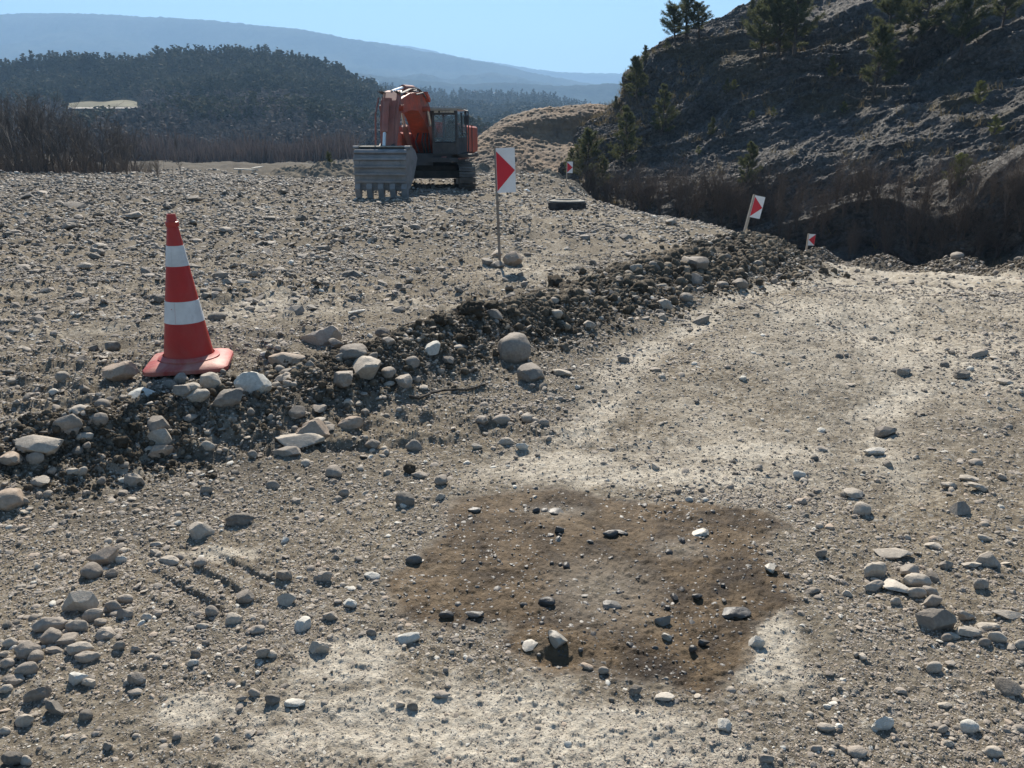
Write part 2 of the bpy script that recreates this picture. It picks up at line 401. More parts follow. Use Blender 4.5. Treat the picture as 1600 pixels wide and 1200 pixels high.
soil = np.zeros(GX.shape); m = (GY > 0) & (GY < 24) & (GX < 12)
d, p = pdist(GX[m], GY[m], BERM); soil[m] = np.exp(-(d / (np.interp(p, range(len(BW)), BW) * 1.25)) ** 2) * np.interp(p, range(11), [.25, .3, .35, .5, .7, .8, 1, 1, .8, .6, .5])
soil = np.maximum(soil, np.where((GX < .5) & (GY < 5), .55 * blobs(GX, GY, [(420, 720, 220, 60), (200, 800, 260, 50)]), 0))
far_soil = np.zeros(GX.shape); m = (GY > 8) & (np.hypot(GX, GY) < 70); d, p = pdist(GX[m], GY[m], FAR); far_soil[m] = np.exp(-(d / 1.1) ** 2)
soil = np.maximum(soil, .85 * far_soil); soil = np.maximum(soil, .85 * sstep(46, 66, np.hypot(GX, GY)) * sstep(900, 500, np.hypot(GX, GY)))  # far ring: grey river bed, also darkened to paint its backlit relief
soil = np.maximum(soil, .80 * sstep(16, 34, GY - .25 * GX) * sstep(-2, -11, GX)); soil = np.maximum(soil, .38 * sstep(7, 13, GY) * sstep(1.5, -3, GX - .10 * GY))  # left bank and plateau: shade of rough relief painted through this mask
for mx, my, mh, mr in MOUNDS: soil = np.maximum(soil, .42 * np.exp(-(np.hypot(GX - mx, GY - my) / mr) ** 2))

m = (np.hypot(GX, GY) < 42) & (GY > 0); ra, rb = ruts(GX[m], GY[m]); nz = .75 + .6 * fbm2(GX[m] * 3, GY[m] * 3, 4, 49, .65)
soil[m] *= 1 - .75 * np.clip(rb, 0, 1) * (pdist(GX[m], GY[m], BERM)[0] > .9); dust[m] = np.clip(np.maximum(dust[m] * (1 - .0 * ra), np.maximum(ra * .95, rb * .55) * nz), 0, 1)
def mat_ground():
    m, t, bs = newmat('ground_gravel'); q = NT(t); co = q.pos()
    wet, dust, soil = q.attr('wet'), q.attr('dust'), q.attr('soil')
    nb = q.noise(co, .55, 5, .6); nm = q.noise(co, 3.8, 8, .7, .6); nf = q.noise(co, 24, 6, .7); ng = q.noise(co, 120, 4, .75)
    c = q.ramp(nf, [(.28, (.088, .071, .050)), (.5, (.178, .150, .112)), (.72, (.33, .288, .22))])
    c = q.mix(q.ramp(nb, [(.38, (0, 0, 0)), (.66, (.55, .55, .55))]), c, (.135, .122, .102))
    # pebbly speckle
    vs = q.voro(co, 75, out='Color'); vd = q.voro(co, 75)
    spk = q.ramp(vs, [(.55, (0, 0, 0)), (.62, (1, 1, 1))]); msk = q.ramp(vd, [(.22, (1, 1, 1)), (.42, (0, 0, 0))])
    sm = q.math('MULTIPLY', q.math('MULTIPLY', spk, msk), .75)
    c = q.mix(sm, c, q.ramp(vs, [(.55, (.16, .15, .135)), (.75, (.33, .31, .28)), (1, (.46, .44, .40))]))
    vs2 = q.voro(co, 22, out='Color'); vd2 = q.voro(co, 22)
    s2 = q.math('MULTIPLY', q.ramp(vs2, [(.66, (0, 0, 0)), (.7, (1, 1, 1))]), q.ramp(vd2, [(.2, (1, 1, 1)), (.36, (0, 0, 0))]))
    c = q.mix(q.math('MULTIPLY', s2, .7), c, q.ramp(vs2, [(.6, (.18, .17, .15)), (1, (.42, .40, .36))]))
    # pale compacted dust
    df = q.math('MULTIPLY', q.ramp(q.math('ADD', q.math('MULTIPLY', dust, .75), q.math('MULTIPLY', q.math('ADD', q.math('MULTIPLY', nm, .45), q.math('MULTIPLY', nf, .4)), .9)), [(.58, (0, 0, 0)), (1.0, (1, 1, 1))]), .85)
    c = q.mix(df, c, q.ramp(nf, [(.3, (.29, .256, .205)), (.62, (.52, .475, .395)), (.8, (.63, .585, .50))]))
    # dug soil, and the painted shade of far and left relief
    sf = q.ramp(q.math('ADD', soil, q.math('MULTIPLY', q.math('SUBTRACT', nm, .5), .9)), [(.25, (0, 0, 0)), (.6, (.95, .95, .95))])
    c = q.mix(sf, c, q.ramp(nf, [(.3, (.065, .056, .045)), (.7, (.15, .133, .108))]))
    # damp patch
    wf = q.ramp(q.math('ADD', wet, q.math('ADD', q.math('MULTIPLY', q.math('SUBTRACT', nf, .5), .9), q.math('MULTIPLY', q.math('SUBTRACT', nm, .5), .7))), [(.28, (0, 0, 0)), (.8, (1, 1, 1))])
    wc = q.ramp(nm, [(.37, (.022, .013, .006)), (.47, (.058, .037, .017)), (.57, (.105, .070, .036)), (.7, (.16, .122, .08))])
    wc = q.mix(.6, wc, q.ramp(nf, [(.3, (.6, .6, .6)), (.7, (1.35, 1.35, 1.35))]), 'MULTIPLY')
    wc = q.mix(q.ramp(wet, [(.45, (.7, .7, .7)), (.85, (0, 0, 0))]), wc, q.ramp(nf, [(.3, (.13, .105, .076)), (.7, (.22, .188, .148))]))
    wf = q.ramp(q.math('ADD', wf, wet), [(.52, (0, 0, 0)), (.8, (1, 1, 1))])
    c = q.mix(wf, c, wc)
    q.L.new(c, bs.inputs['Base Color'])
    q.L.new(q.math('SUBTRACT', .95, q.math('MULTIPLY', wf, .22)), bs.inputs['Roughness']); q.L.new(q.math('ADD', q.math('MULTIPLY', wf, .25), .03), bs.inputs['Specular IOR Level'])
    h = q.math('ADD', q.math('MULTIPLY', nf, 1.0), q.math('MULTIPLY', ng, .35))
    h = q.math('ADD', h, q.math('MULTIPLY', q.ramp(vd2, [(.0, (1, 1, 1)), (.4, (0, 0, 0))]), .25))
    q.L.new(q.bump(h, .85, .022), bs.inputs['Normal'])
    return m
MG = mat_ground()
tag(link('ground', np_mesh('ground', np.stack([GX, GY, GZ], 1), grid_faces(len(rr), len(th)), True, {'wet': wet, 'dust': dust, 'soil': soil}, [MG])), kind='structure')

# ground lookup: march a pixel's ray onto the sheet
def ground_hit(u, v, dmin=1.0, dmax=80):
    D = np.geomspace(dmin, dmax, 700); a = (u - 800) / FPX; b = (600 - v) / FPX
    ry = b * sp + cp; k = D / ry; X = a * k; Z = CAMZ + (b * cp - sp) * k
    G = ground_z(X, D); i = np.argmax(Z < G)
    if not (Z < G).any(): i = len(D) - 1
    return float(X[i]), float(D[i]), float(G[i])

# ================================================================== lofted far land
def loft(rows, nr, nc, smooth_rows=True):
    """rows: list of lists of 3-D points with equal column counts -> (nr,nc,3) grid"""
    A = np.array(rows, float); m, n, _ = A.shape
    def cr(A, N):      # catmull-rom / monotone-ish resample along axis 0
        m = A.shape[0]; t = np.linspace(0, m - 1, N); i = np.clip(t.astype(int), 0, m - 2); f = (t - i)[:, None, None]
        p0 = A[np.clip(i - 1, 0, m - 1)]; p1 = A[i]; p2 = A[i + 1]; p3 = A[np.clip(i + 2, 0, m - 1)]
        return .5 * ((2 * p1) + (-p0 + p2) * f + (2 * p0 - 5 * p1 + 4 * p2 - p3) * f ** 2 + (-p0 + 3 * p1 - 3 * p2 + p3) * f ** 3)
    B = cr(A, nr); C = cr(B.transpose(1, 0, 2), nc).transpose(1, 0, 2)
    return C
def grid_normals(G):
    du = np.gradient(G, axis=1); dv = np.gradient(G, axis=0)
    n = np.cross(du, dv); n /= np.linalg.norm(n, axis=2, keepdims=True) + 1e-9
    n[n[..., 2] < 0] *= -1
    return n
def rowP(us, vs, Ds): return [P(u, v, D) for u, v, D in zip(us, vs, Ds)]

HROWS = [
 rowP([860, 905, 950, 1010, 1090, 1175, 1330, 1480, 1720, 2100], [330, 345, 365, 380, 400, 415, 425, 440, 470, 520], [50, 48, 46, 44, 42, 40, 37, 33, 28, 23]),
 rowP([868, 915, 960, 1020, 1100, 1190, 1330, 1480, 1720, 2100], [292, 290, 295, 298, 298, 295, 285, 268, 240, 230], [53, 51, 49.5, 47.5, 45.5, 43.5, 40.5, 36.5, 31, 26]),
 rowP([880, 925, 968, 1025, 1105, 1200, 1335, 1490, 1740, 2150], [262, 258, 255, 248, 238, 225, 210, 195, 165, 150], [56, 55, 54.5, 53, 51, 49, 46, 42, 37, 32]),
 rowP([892, 930, 970, 1000, 1090, 1190, 1320, 1480, 1740, 2150], [232, 218, 208, 192, 178, 160, 145, 128, 95, 70], [59, 58.5, 58, 57.5, 56, 55, 52.5, 48.5, 43, 37]),
 rowP([900, 935, 966, 984, 1055, 1130, 1235, 1370, 1600, 2000], [212, 190, 168, 150, 128, 102, 80, 58, 20, -30], [61, 61, 61, 60.8, 60.5, 60.5, 58, 54.5, 50, 44]),
 rowP([908, 940, 966, 986, 1030, 1110, 1180, 1260, 1420, 1800], [196, 176, 150, 104, 78, 48, 20, -25, -90, -200], [63, 63.5, 63, 62.5, 65, 68, 69, 69, 68, 62])]
last = HROWS[-1]
HROWS.append([(x + 1.5, y + 9, z + .2) for x, y, z in last])
HROWS.append([(x + 3, y + 40, z - 8) for x, y, z in last])
HG = loft(HROWS, 560, 760)
hn = grid_normals(HG); hx, hy, hz = HG[..., 0], HG[..., 1], HG[..., 2]
wv = fbm3(hx * .12, hy * .12, hz * .12, 3, 61)
s_ = (hz - .42 * hx + 3.6 * wv + .05 * hy)
def saw(s, k):
    f = (s / k) % 1.0
    return np.where(f < .72, f / .72, (1 - f) / .28)
amp = .55 + .9 * np.clip(fbm3(hx * .09, hy * .09, hz * .09, 2, 62) + .25, 0, 1)
disp = amp * 1.7 * (saw(s_, 2.9) - .5) + .34 * (saw(s_ + .7, .83) - .5) * (1 + fbm3(hx * .3, hy * .3, hz * .3, 2, 66)) + .20 * (saw(s_ + .1 * wv, .30) - .5)
disp += .9 * fbm3(hx * .22, hy * .22, hz * .35, 4, 63) + .48 * fbm3(hx * 1.1, hy * 1.1, hz * 1.6, 4, 64, .68) + .27 * np.abs(fbm3(hx * 4.2, hy * 4.2, hz * 5, 3, 65, .7))
edge = np.ones(hx.shape); edge[-60:] *= .3
out = hn * .45 + np.array([-.15, -.85, 0.1]) * .55
HG = HG + out * (disp * edge)[..., None]
hveg = sstep(.05, .5, fbm3(hx * .25, hy * .25, hz * .25, 4, 67) + .25 * hn[..., 2] - .1)
def mat_hill():
    m, t, bs = newmat('hill_rock'); q = NT(t); co = q.pos()
    mp = q.mapping(co, (1, 1, 2.2), (0, rad(-23), 0))
    n1 = q.noise(mp, .5, 6, .65); n2 = q.noise(co, 3.2, 6, .7); n3 = q.noise(mp, 14, 5, .7); vv = q.voro(co, 5.5); vc = q.voro(co, 5.5, out='Color')
    c = q.ramp(n1, [(.3, (.058, .055, .052)), (.55, (.118, .112, .106)), (.75, (.185, .172, .155))])
    c = q.mix(.8, c, q.ramp(n2, [(.3, (.5, .5, .5)), (.7, (1.45, 1.42, 1.38))]), 'MULTIPLY')
    c = q.mix(.45, c, q.ramp(vc, [(.2, (.5, .5, .5)), (.8, (1.5, 1.5, 1.48))]), 'MULTIPLY')
    c = q.mix(.5, c, q.ramp(n3, [(.32, (.45, .45, .45)), (.7, (1.5, 1.5, 1.5))]), 'MULTIPLY')
    vg = q.ramp(q.math('ADD', q.attr('veg'), q.math('SUBTRACT', n2, .5)), [(.5, (0, 0, 0)), (.95, (.6, .6, .6))])
    c = q.mix(vg, c, q.ramp(n3, [(.3, (.05, .043, .028)), (.7, (.13, .108, .07))]))
    q.L.new(c, bs.inputs['Base Color']); bs.inputs['Roughness'].default_value = .9; bs.inputs['Specular IOR Level'].default_value = .2
    h = q.math('ADD', q.math('MULTIPLY', n2, .5), q.math('ADD', q.math('MULTIPLY', n3, .35), q.math('MULTIPLY', vv, -.35)))
    q.L.new(q.bump(h, 1.0, .28), bs.inputs['Normal']); return m
tag(link('hillside', np_mesh('hillside', HG.reshape(-1, 3), grid_faces(HG.shape[0], HG.shape[1]), True, {'veg': hveg.ravel()}, [mat_hill()])), kind='structure')
def hill_at(u, v):
    """nearest hill surface point seen at this pixel"""
    q = HG[:480]; U, V, Dp = proj(q[..., 0], q[..., 1], q[..., 2]); d = (U - u) ** 2 + (V - v) ** 2
    k = d < max(16, d.min() + 9); Dm = np.where(k, Dp, 1e9); i = np.unravel_index(np.argmin(Dm), Dm.shape)
    return tuple(float(a) for a in q[i])
# tan cut bank behind the excavator
TR = [rowP([715, 745, 775, 800, 835, 880, 930, 985], [300, 300, 300, 300, 300, 300, 300, 300], [52] * 8),
      rowP([722, 752, 780, 805, 840, 885, 932, 985], [262, 255, 252, 252, 254, 256, 258, 262], [56] * 8),
      rowP([728, 756, 782, 808, 842, 886, 932, 985], [240, 226, 216, 214, 214, 214, 214, 225], [58, 58.5, 59, 59.5, 60, 61, 62, 63]),
      rowP([734, 762, 785, 808, 842, 886, 932, 985], [234, 212, 196, 188, 181, 177, 173, 180], [60, 60.5, 61, 61.5, 62, 63, 64, 65])]
TR.append([(x, y + 6, z + .1) for x, y, z in TR[-1]]); TR.append([(x - 2, y + 30, z - 6) for x, y, z in TR[-2]])
TG = loft(TR, 260, 340); tn = grid_normals(TG); tx_, ty_, tz_ = TG[..., 0], TG[..., 1], TG[..., 2]
td = .14 * fbm3(tx_ * .5, ty_ * .5, tz_ * .2, 4, 71) + .09 * np.abs(fbm3(tx_ * 1.6, ty_ * 1.6, tz_ * .5, 4, 72, .6)) + .12 * fbm3(tx_ * 4, ty_ * 4, tz_ * 3, 3, 73)
TG = TG + tn * td[..., None]
def mat_cut():
    m, t, bs = newmat('cut_earth'); q = NT(t); co = q.pos()
    n1 = q.noise(q.mapping(co, (1, 1, .6)), .35, 6, .65); n2 = q.noise(co, 3, 6, .7); n3 = q.noise(q.mapping(co, (1, 1, 3)), .9, 5, .6)
    c = q.ramp(n1, [(.32, (.10, .08, .062)), (.5, (.185, .13, .085)), (.68, (.25, .165, .10))])
    c = q.mix(.7, c, q.ramp(n3, [(.3, (.7, .7, .72)), (.7, (1.25, 1.22, 1.15))]), 'MULTIPLY')
    c = q.mix(.7, c, q.ramp(n2, [(.3, (.6, .6, .6)), (.7, (1.3, 1.3, 1.3))]), 'MULTIPLY')
    q.L.new(c, bs.inputs['Base Color']); bs.inputs['Roughness'].default_value = .95
    q.L.new(q.bump(n2, 1, .07), bs.inputs['Normal']); return m
MCUT = mat_cut()
tag(link('earth_bank', np_mesh('earth_bank', TG.reshape(-1, 3), grid_faces(*TG.shape[:2]), True, None, [MCUT])), kind='structure')

def ridge(name, crest, foot_v, Dc, Df, nr, nc, amp, scale, seed, mat, back=.35, rough_crest=0.0):
    cu = [q[0] for q in crest]; cv = [q[1] for q in crest]; us = np.linspace(cu[0], cu[-1], 40); vs = np.interp(us, cu, cv)
    dc = Dc if callable(Dc) else (lambda u: Dc)
    top = np.array([P(u, v, dc(u)) for u, v in zip(us, vs)]); low = np.array([P(u, foot_v, Df) for u in us]); low[:, 2] = -2.5
    rows = []
    for s in np.linspace(0, 1, 6):
        h = s ** 1.35; rows.append(np.column_stack([low[:, 0] * (1 - s) + top[:, 0] * s, low[:, 1] * (1 - s) + top[:, 1] * s, low[:, 2] * (1 - h) + top[:, 2] * h]))
    bk = top.copy(); bk[:, 0] *= 1 + back; bk[:, 1] *= 1 + back; bk[:, 2] *= .8; rows.append(bk)
    G = loft(rows, nr, nc); x, y = G[..., 0], G[..., 1]
    ss = np.linspace(0, 6, nr)[:, None]; env = np.sin(np.clip(ss / 5, 0, 1) * math.pi) ** .7
    G[..., 2] += amp * env * fbm2(x / scale, y / scale, 5, seed, .55)
    if rough_crest:
        # ragged wooded skyline
        jag = vn2(x / (rough_crest * 1.3), y / (rough_crest * 4), seed + 9) * .6 + vn2(x / (rough_crest * .6), y / (rough_crest * 3), seed + 8) * .4
        G[..., 2] += rough_crest * jag
    tag(link(name, np_mesh(name, G.reshape(-1, 3), grid_faces(nr, nc), True, None, [mat])), kind='structure')
    return G
def mat_wood(name, lo, hi, sc, extra=None):
    m, t, bs = newmat(name); q = NT(t); co = q.pos()
    n1 = q.noise(co, sc, 7, .68); n2 = q.noise(co, sc * 9, 4, .7)
    c = q.ramp(n1, [(.33, lo), (.66, hi)] + ([(.74, extra)] if extra else []))
    c = q.mix(.6, c, q.ramp(n2, [(.3, (.45, .45, .45)), (.7, (1.4, 1.4, 1.4))]), 'MULTIPLY')
    q.L.new(c, bs.inputs['Base Color']); bs.inputs['Roughness'].default_value = 1; bs.inputs['Specular IOR Level'].default_value = 0
    q.L.new(q.bump(n2, 1, 6), bs.inputs['Normal']); return m
MFAR = mat_wood('far_woodland', (.022, .03, .025), (.055, .06, .05), .004)
MMID = mat_wood('hill_undergrowth', (.03, .035, .022), (.07, .065, .045), .03, (.13, .11, .075))
ridge('far_mountain', [(-900, 70), (-500, 40), (-150, 34), (0, 27), (50, 21), (130, 25), (250, 30), (330, 36), (450, 51), (530, 62), (600, 75), (700, 90), (800, 108), (900, 132), (1000, 160), (1200, 205), (1500, 225)], 226, 3600, 1500, 160, 700, 110, 420, 81, MFAR, rough_crest=9)
ridge('distant_ridge', [(350, 160), (480, 100), (570, 73), (610, 72), (650, 76), (690, 86), (740, 96), (800, 106), (850, 115), (920, 117), (970, 118), (1050, 120), (1200, 118), (1700, 130)], 226, 5200, 3800, 110, 600, 90, 500, 85, MFAR, rough_crest=11)
W1 = ridge('wooded_hill', [(-700, 126), (-350, 116), (-100, 112), (0, 114), (100, 112), (200, 108), (300, 101), (350, 98), (420, 101), (480, 111), (540, 130), (600, 160), (660, 190), (720, 215), (800, 223)], 240, lambda u: 520, 235, 120, 260, 7, 60, 88, MMID)
W2 = ridge('valley_side', [(350, 190), (450, 160), (540, 148), (600, 145), (680, 156), (760, 156), (850, 158), (920, 172), (980, 180), (1060, 200), (1300, 222)], 236, lambda u: 1150, 420, 120, 260, 16, 130, 92, MMID)
W3 = ridge('middle_ridge', [(300, 190), (450, 140), (560, 118), (640, 128), (720, 135), (800, 132), (880, 138), (960, 134), (1050, 140), (1400, 170)], 232, lambda u: 2300, 1300, 90, 260, 40, 260, 95, MFAR, rough_crest=8)
def on_grid(G, rng, n, smin=0.0, smax=.8):
    nr, nc = G.shape[:2]; i = (smin + rng.random(n) * (smax - smin)) * (nr - 1); j = rng.random(n) * (nc - 1)
    i0 = np.clip(i.astype(int), 0, nr - 2); j0 = np.clip(j.astype(int), 0, nc - 2)
    return G[i0, j0] * (1 - (i - i0))[:, None] + G[i0 + 1, j0] * (i - i0)[:, None]

# heaps of dug earth: each its own dome
HEAPL = ['earth heap with a small evergreen left of the excavator', 'low earth heap far left of the excavator bucket', 'earth heap hidden partly behind the excavator bucket', 'tallest earth heap below the tan cut bank', 'earth heap right behind the excavator track', 'dark earth heap beside the farthest arrow sign', 'small earth heap touching the right side of the excavator', 'lowest earth heap at the foot of the hill pines']
for k, (mx, my, mh, mr) in enumerate(MOUNDS[:8]):
    n_ = 90; rr2, aa = np.meshgrid(np.linspace(0, 1, n_) ** .8 * 1.9 * mr, np.linspace(0, 2 * math.pi, 140), indexing='ij'); X = rr2 * np.cos(aa) * 1.15; Y = rr2 * np.sin(aa)
    d = rr2 / mr; Z = mh * np.exp(-d ** 2 * 1.3) * (1 + .5 * fbm2((X + mx) * .8, (Y + my) * .8, 3, 14 + k)) + mh * .35 * fbm2((X + mx) * 1.7, (Y + my) * 1.7, 4, 30 + k, .65) * np.exp(-d ** 2 * .9) - .12 * d
    Z = Z + .035 * fbm2((X + mx) * 9, (Y + my) * 9, 3, 50 + k, .7) + base_z(X + mx, Y + my).reshape(X.shape) - base_z([mx], [my])[0]
    V = np.stack([X, Y, Z], 2).reshape(-1, 3)
    o = link('earth_heap', np_mesh('earth_heap', V, grid_faces(n_, 140), True, {'soil': np.full(len(V), .34), 'wet': np.zeros(len(V)), 'dust': np.zeros(len(V))}, [MG if k not in (3, 4) else MCUT]), None, (mx, my, float(base_z([mx], [my])[0]) - .05))
    tag(o, HEAPL[k], 'earth heap', 'heaps of dug earth at the far end of the plateau')

# ================================================================== STONES
MS = mat_stone(); MSW = mat_wetstone(); MC = mat_clod(); MSH = mat_stone('hill_stone', .42, (1.0, .98))
_ico = {}
def ico(sub):
    if sub not in _ico:
        bm = bmesh.new(); bmesh.ops.create_icosphere(bm, subdivisions=sub, radius=1); bm.verts.ensure_lookup_table()
        V = np.array([tuple(v.co) for v in bm.verts]); F = np.array([[v.index for v in f.verts] for f in bm.faces]); bm.free(); _ico[sub] = (V, F)
    return _ico[sub]
def stone_shape(kind, sub, seed):
    """unit-size stone (about 1 across in x)"""
    rng = np.random.default_rng(seed); V, F = ico(sub); V = V.copy()
    if kind == 'clod':
        n = fbm3(V[:, 0] * 1.3 + seed, V[:, 1] * 1.3, V[:, 2] * 1.3, 4, seed % 97, .75); V *= (1 + .8 * n + .35 * fbm3(V[:, 0] * 4, V[:, 1] * 4 + seed, V[:, 2] * 4, 2, 5))[:, None]; sc = np.array([1, rng.uniform(.7, 1), rng.uniform(.6, .85)])
    else:
        ncut = {'round': 7, 'oval': 7, 'flat': 11, 'slab': 16, 'angular': 18, 'wedge': 14}[kind]
        lo = {'round': .80, 'oval': .80, 'flat': .62, 'slab': .52, 'angular': .52, 'wedge': .66}[kind]
        n = fbm3(V[:, 0] * .9 + seed * 1.7, V[:, 1] * .9, V[:, 2] * .9, 3, seed % 89); V *= (1 + (.5 if kind != 'round' else .36) * n)[:, None]
        if sub >= 3:
            n = fbm3(V[:, 0] * 4 + seed, V[:, 1] * 4, V[:, 2] * 4, 3, seed % 83, .6); V *= (1 + (.04 if kind in ('round', 'oval') else .09) * n)[:, None]
        for _ in range(ncut):
            d = rng.normal(size=3); d /= np.linalg.norm(d); h = rng.uniform(lo, .98); t = V @ d - h; k = t > 0; V[k] -= np.outer(t[k] * rng.uniform(.86, 1.0), d)
        if sub >= 3:
            n = fbm3(V[:, 0] * 4 + seed, V[:, 1] * 4, V[:, 2] * 4, 3, seed % 83, .6); V *= (1 + (.015 if kind in ('round', 'oval') else .018) * n)[:, None]
        if kind == 'wedge': V[:, 2] = np.where(V[:, 2] > 0, V[:, 2] * (1 + .35 * V[:, 0]), V[:, 2] * .7)
        sc = {'round': (1, rng.uniform(.8, .98), rng.uniform(.68, .85)), 'oval': (1, rng.uniform(.55, .7), rng.uniform(.42, .55)), 'flat': (1, rng.uniform(.6, .85), rng.uniform(.28, .4)),
              'slab': (1, rng.uniform(.55, .8), rng.uniform(.2, .34)), 'angular': (1, rng.uniform(.7, .95), rng.uniform(.6, .85)), 'wedge': (1, rng.uniform(.6, .8), rng.uniform(.5, .65))}[kind]
        sc = np.array(sc)
    V = V - (V.max(0) + V.min(0)) / 2; V = V / (V[:, 0].max() - V[:, 0].min()) * sc
    # normalise y,z extents to the ratios too
    for a in (1, 2): V[:, a] *= sc[a] / max(1e-6, (V[:, a].max() - V[:, a].min()))
    return V, F
def rotm(rx, ry, rz):
    cx, sx, cy, sy, cz, sz = np.cos(rx), np.sin(rx), np.cos(ry), np.sin(ry), np.cos(rz), np.sin(rz)
    Rx = np.zeros((len(rx), 3, 3)); Rx[:, 0, 0] = 1; Rx[:, 1, 1] = cx; Rx[:, 1, 2] = -sx; Rx[:, 2, 1] = sx; Rx[:, 2, 2] = cx
    Ry = np.zeros_like(Rx); Ry[:, 1, 1] = 1; Ry[:, 0, 0] = cy; Ry[:, 0, 2] = sy; Ry[:, 2, 0] = -sy; Ry[:, 2, 2] = cy
    Rz = np.zeros_like(Rx); Rz[:, 2, 2] = 1; Rz[:, 0, 0] = cz; Rz[:, 0, 1] = -sz; Rz[:, 1, 0] = sz; Rz[:, 1, 1] = cz
    return Rz @ Ry @ Rx
def scatter(protos, pos, size, rot, tint, pick, sz=None):
    """merge many copies into one vertex/face array"""
    Vs, Fs, Ts = [], [], []; off = 0
    for k, (V, F) in enumerate(protos):
        m = np.where(pick == k)[0]
        if not len(m): continue
        W = V[None] * size[m][:, None, None]
        if sz is not None: W = W * np.stack([np.ones(len(m)), np.ones(len(m)), sz[m]], 1)[:, None, :]
        W = np.einsum('nij,nkj->nki', rot[m], W) + pos[m][:, None, :]
        Vs.append(W.reshape(-1, 3)); Fs.append((F[None] + (np.arange(len(m)) * len(V))[:, None, None]).reshape(-1, F.shape[1]) + off)
        Ts.append(np.repeat(tint[m], len(V))); off += len(m) * len(V)
    return np.concatenate(Vs), np.concatenate(Fs), np.concatenate(Ts)
rng = np.random.default_rng(7)
KP = ['round', 'oval', 'flat', 'slab', 'angular', 'flat', 'slab', 'slab', 'angular', 'wedge', 'flat', 'angular']
PR1 = [stone_shape(k, 1, 100 + i) for i, k in enumerate(KP)]
PR2 = [stone_shape(k, 2, 200 + i) for i, k in enumerate(KP)]
CL1 = [stone_shape('clod', 1, 300 + i) for i in range(8)]; CL2 = [stone_shape('clod', 2, 320 + i) for i in range(8)]

def wet_at(x, y): return poly_sd(x, y, WET) > 0
def place(n, rmin, rmax, kmin, kmax, dens, seed, alpha=2.3, thmax=52):
    g_ = np.random.default_rng(seed)
    r = np.exp(g_.uniform(math.log(rmin), math.log(rmax), n)); t = np.radians(g_.uniform(-thmax, thmax, n))
    x, y = r * np.sin(t), r * np.cos(t)
    u = g_.random(n); s = r * kmin * (1 - u * (1 - (kmin / kmax) ** alpha)) ** (-1 / alpha)
    s = np.minimum(s, .045 + .0048 * r) * np.where(s > .045 + .0048 * r, g_.uniform(.4, 1, n), 1)
    keep = g_.random(n) < dens(x, y, s / r)
    return x[keep], y[keep], s[keep], r[keep], g_
def field_density(x, y, k):
    d = .50 + .75 * fbm2(x * .9, y * .9, 4, 51, .6) + .35 * fbm2(x * 4, y * 4, 2, 52)
    d = d + .35 * sstep(1.0, 2.6, x - .25 * y) * (y < 6) + .30 * sstep(-.6, -1.8, x) * (y < 3.6)
    d = d - .40 * blobs(x, y, DUST)
    w = np.zeros(x.shape, bool); m = y < 5; w[m] = wet_at(x[m], y[m])
    d = np.where(w, d * .42, d); d = np.where((np.hypot(x, y) > 14), d * 1.35 + .1, d)
    rm = sstep(-.3, .8, poly_sd(x, y, ROADP))
    ra, rb = ruts(x, y); d = np.clip(d, .10, 1) * (1 - .6 * ra) * (1 - .55 * rb); return d * (1 - .5 * rm * (y > 3.4) - .3 * rm * sstep(9, 14, y))
def not_far_slope(x, y): return ~((y > 26) & (x > 3 + (y - 26) * -.1))
# fine and middle pebbles
x, y, s, r, g_ = place(380000, 1.05, 85, .0030, .0145, field_density, 1, 2.5)
n = len(x); z = ground_z(x, y); w_ = np.zeros(n, bool); m = y < 5; w_[m] = wet_at(x[m], y[m])
pick = g_.integers(0, len(KP), n); flat = g_.random(n)
rot = rotm(g_.normal(0, .22, n), g_.normal(0, .22, n), g_.uniform(0, 6.28, n))
tint = np.clip(g_.normal(.54, .23, n) - .13 * sstep(8, 16, r) * sstep(2.5, 0, x - .12 * y), 0, .9); ex = g_.random(n); tint[ex > .985] = .94; tint[ex < .06] = 1.0
zr = np.array([(V[:, 2].max() - V[:, 2].min()) for V, F in PR1])[pick]
pos = np.stack([x, y, z + s * zr * (g_.uniform(-.25, .22, n) - .16 * w_)], 1)
big = (s > r * .0085) & (r < 20)
for nm, mk, pr, mt in [('gravel', ~big & ~w_, PR1, MS), ('gravel', big & ~w_, PR2, MS), ('damp_gravel', w_, PR2, MSW)]:
    V, F, T_ = scatter(pr, pos[mk], s[mk], rot[mk], tint[mk] if mt is MS else np.clip(g_.normal(.36, .22, mk.sum()), 0, 1), pick[mk])
    me_ = np_mesh(nm, V, F, pr is PR2, {'tint': T_}, [mt])
    if pr is PR2: me_.set_sharp_from_angle(angle=rad(34))
    tag(link(nm, me_), {'gravel': 'loose grey and tan gravel strewn over the dirt road' if pr is PR1 else 'coarser river pebbles lying among the finer gravel', 'damp_gravel': 'dark damp pebbles bedded in the brown damp patch'}[nm], 'gravel', kind='stuff')
x, y, s, r, g_ = place(420000, 1.05, 12, .0017, .0036, lambda x, y, k: np.clip(field_density(x, y, k) * 1.2, .25, 1), 3, 2.2, 46)
n = len(x); z = ground_z(x, y); w_ = np.zeros(n, bool); m = y < 5; w_[m] = wet_at(x[m], y[m]); x, y, s, z = x[~w_], y[~w_], s[~w_], z[~w_]; n = len(x)
V, F, T_ = scatter(PR1, np.stack([x, y, z + s * .05], 1), s, rotm(g_.normal(0, .4, n), g_.normal(0, .4, n), g_.uniform(0, 6.28, n)), np.clip(g_.normal(.55, .24, n), 0, 1), g_.integers(0, len(KP), n))
tag(link('grit', np_mesh('grit', V, F, False, {'tint': T_}, [MS])), 'fine angular grit packed between the pebbles of the road', 'grit', kind='stuff')
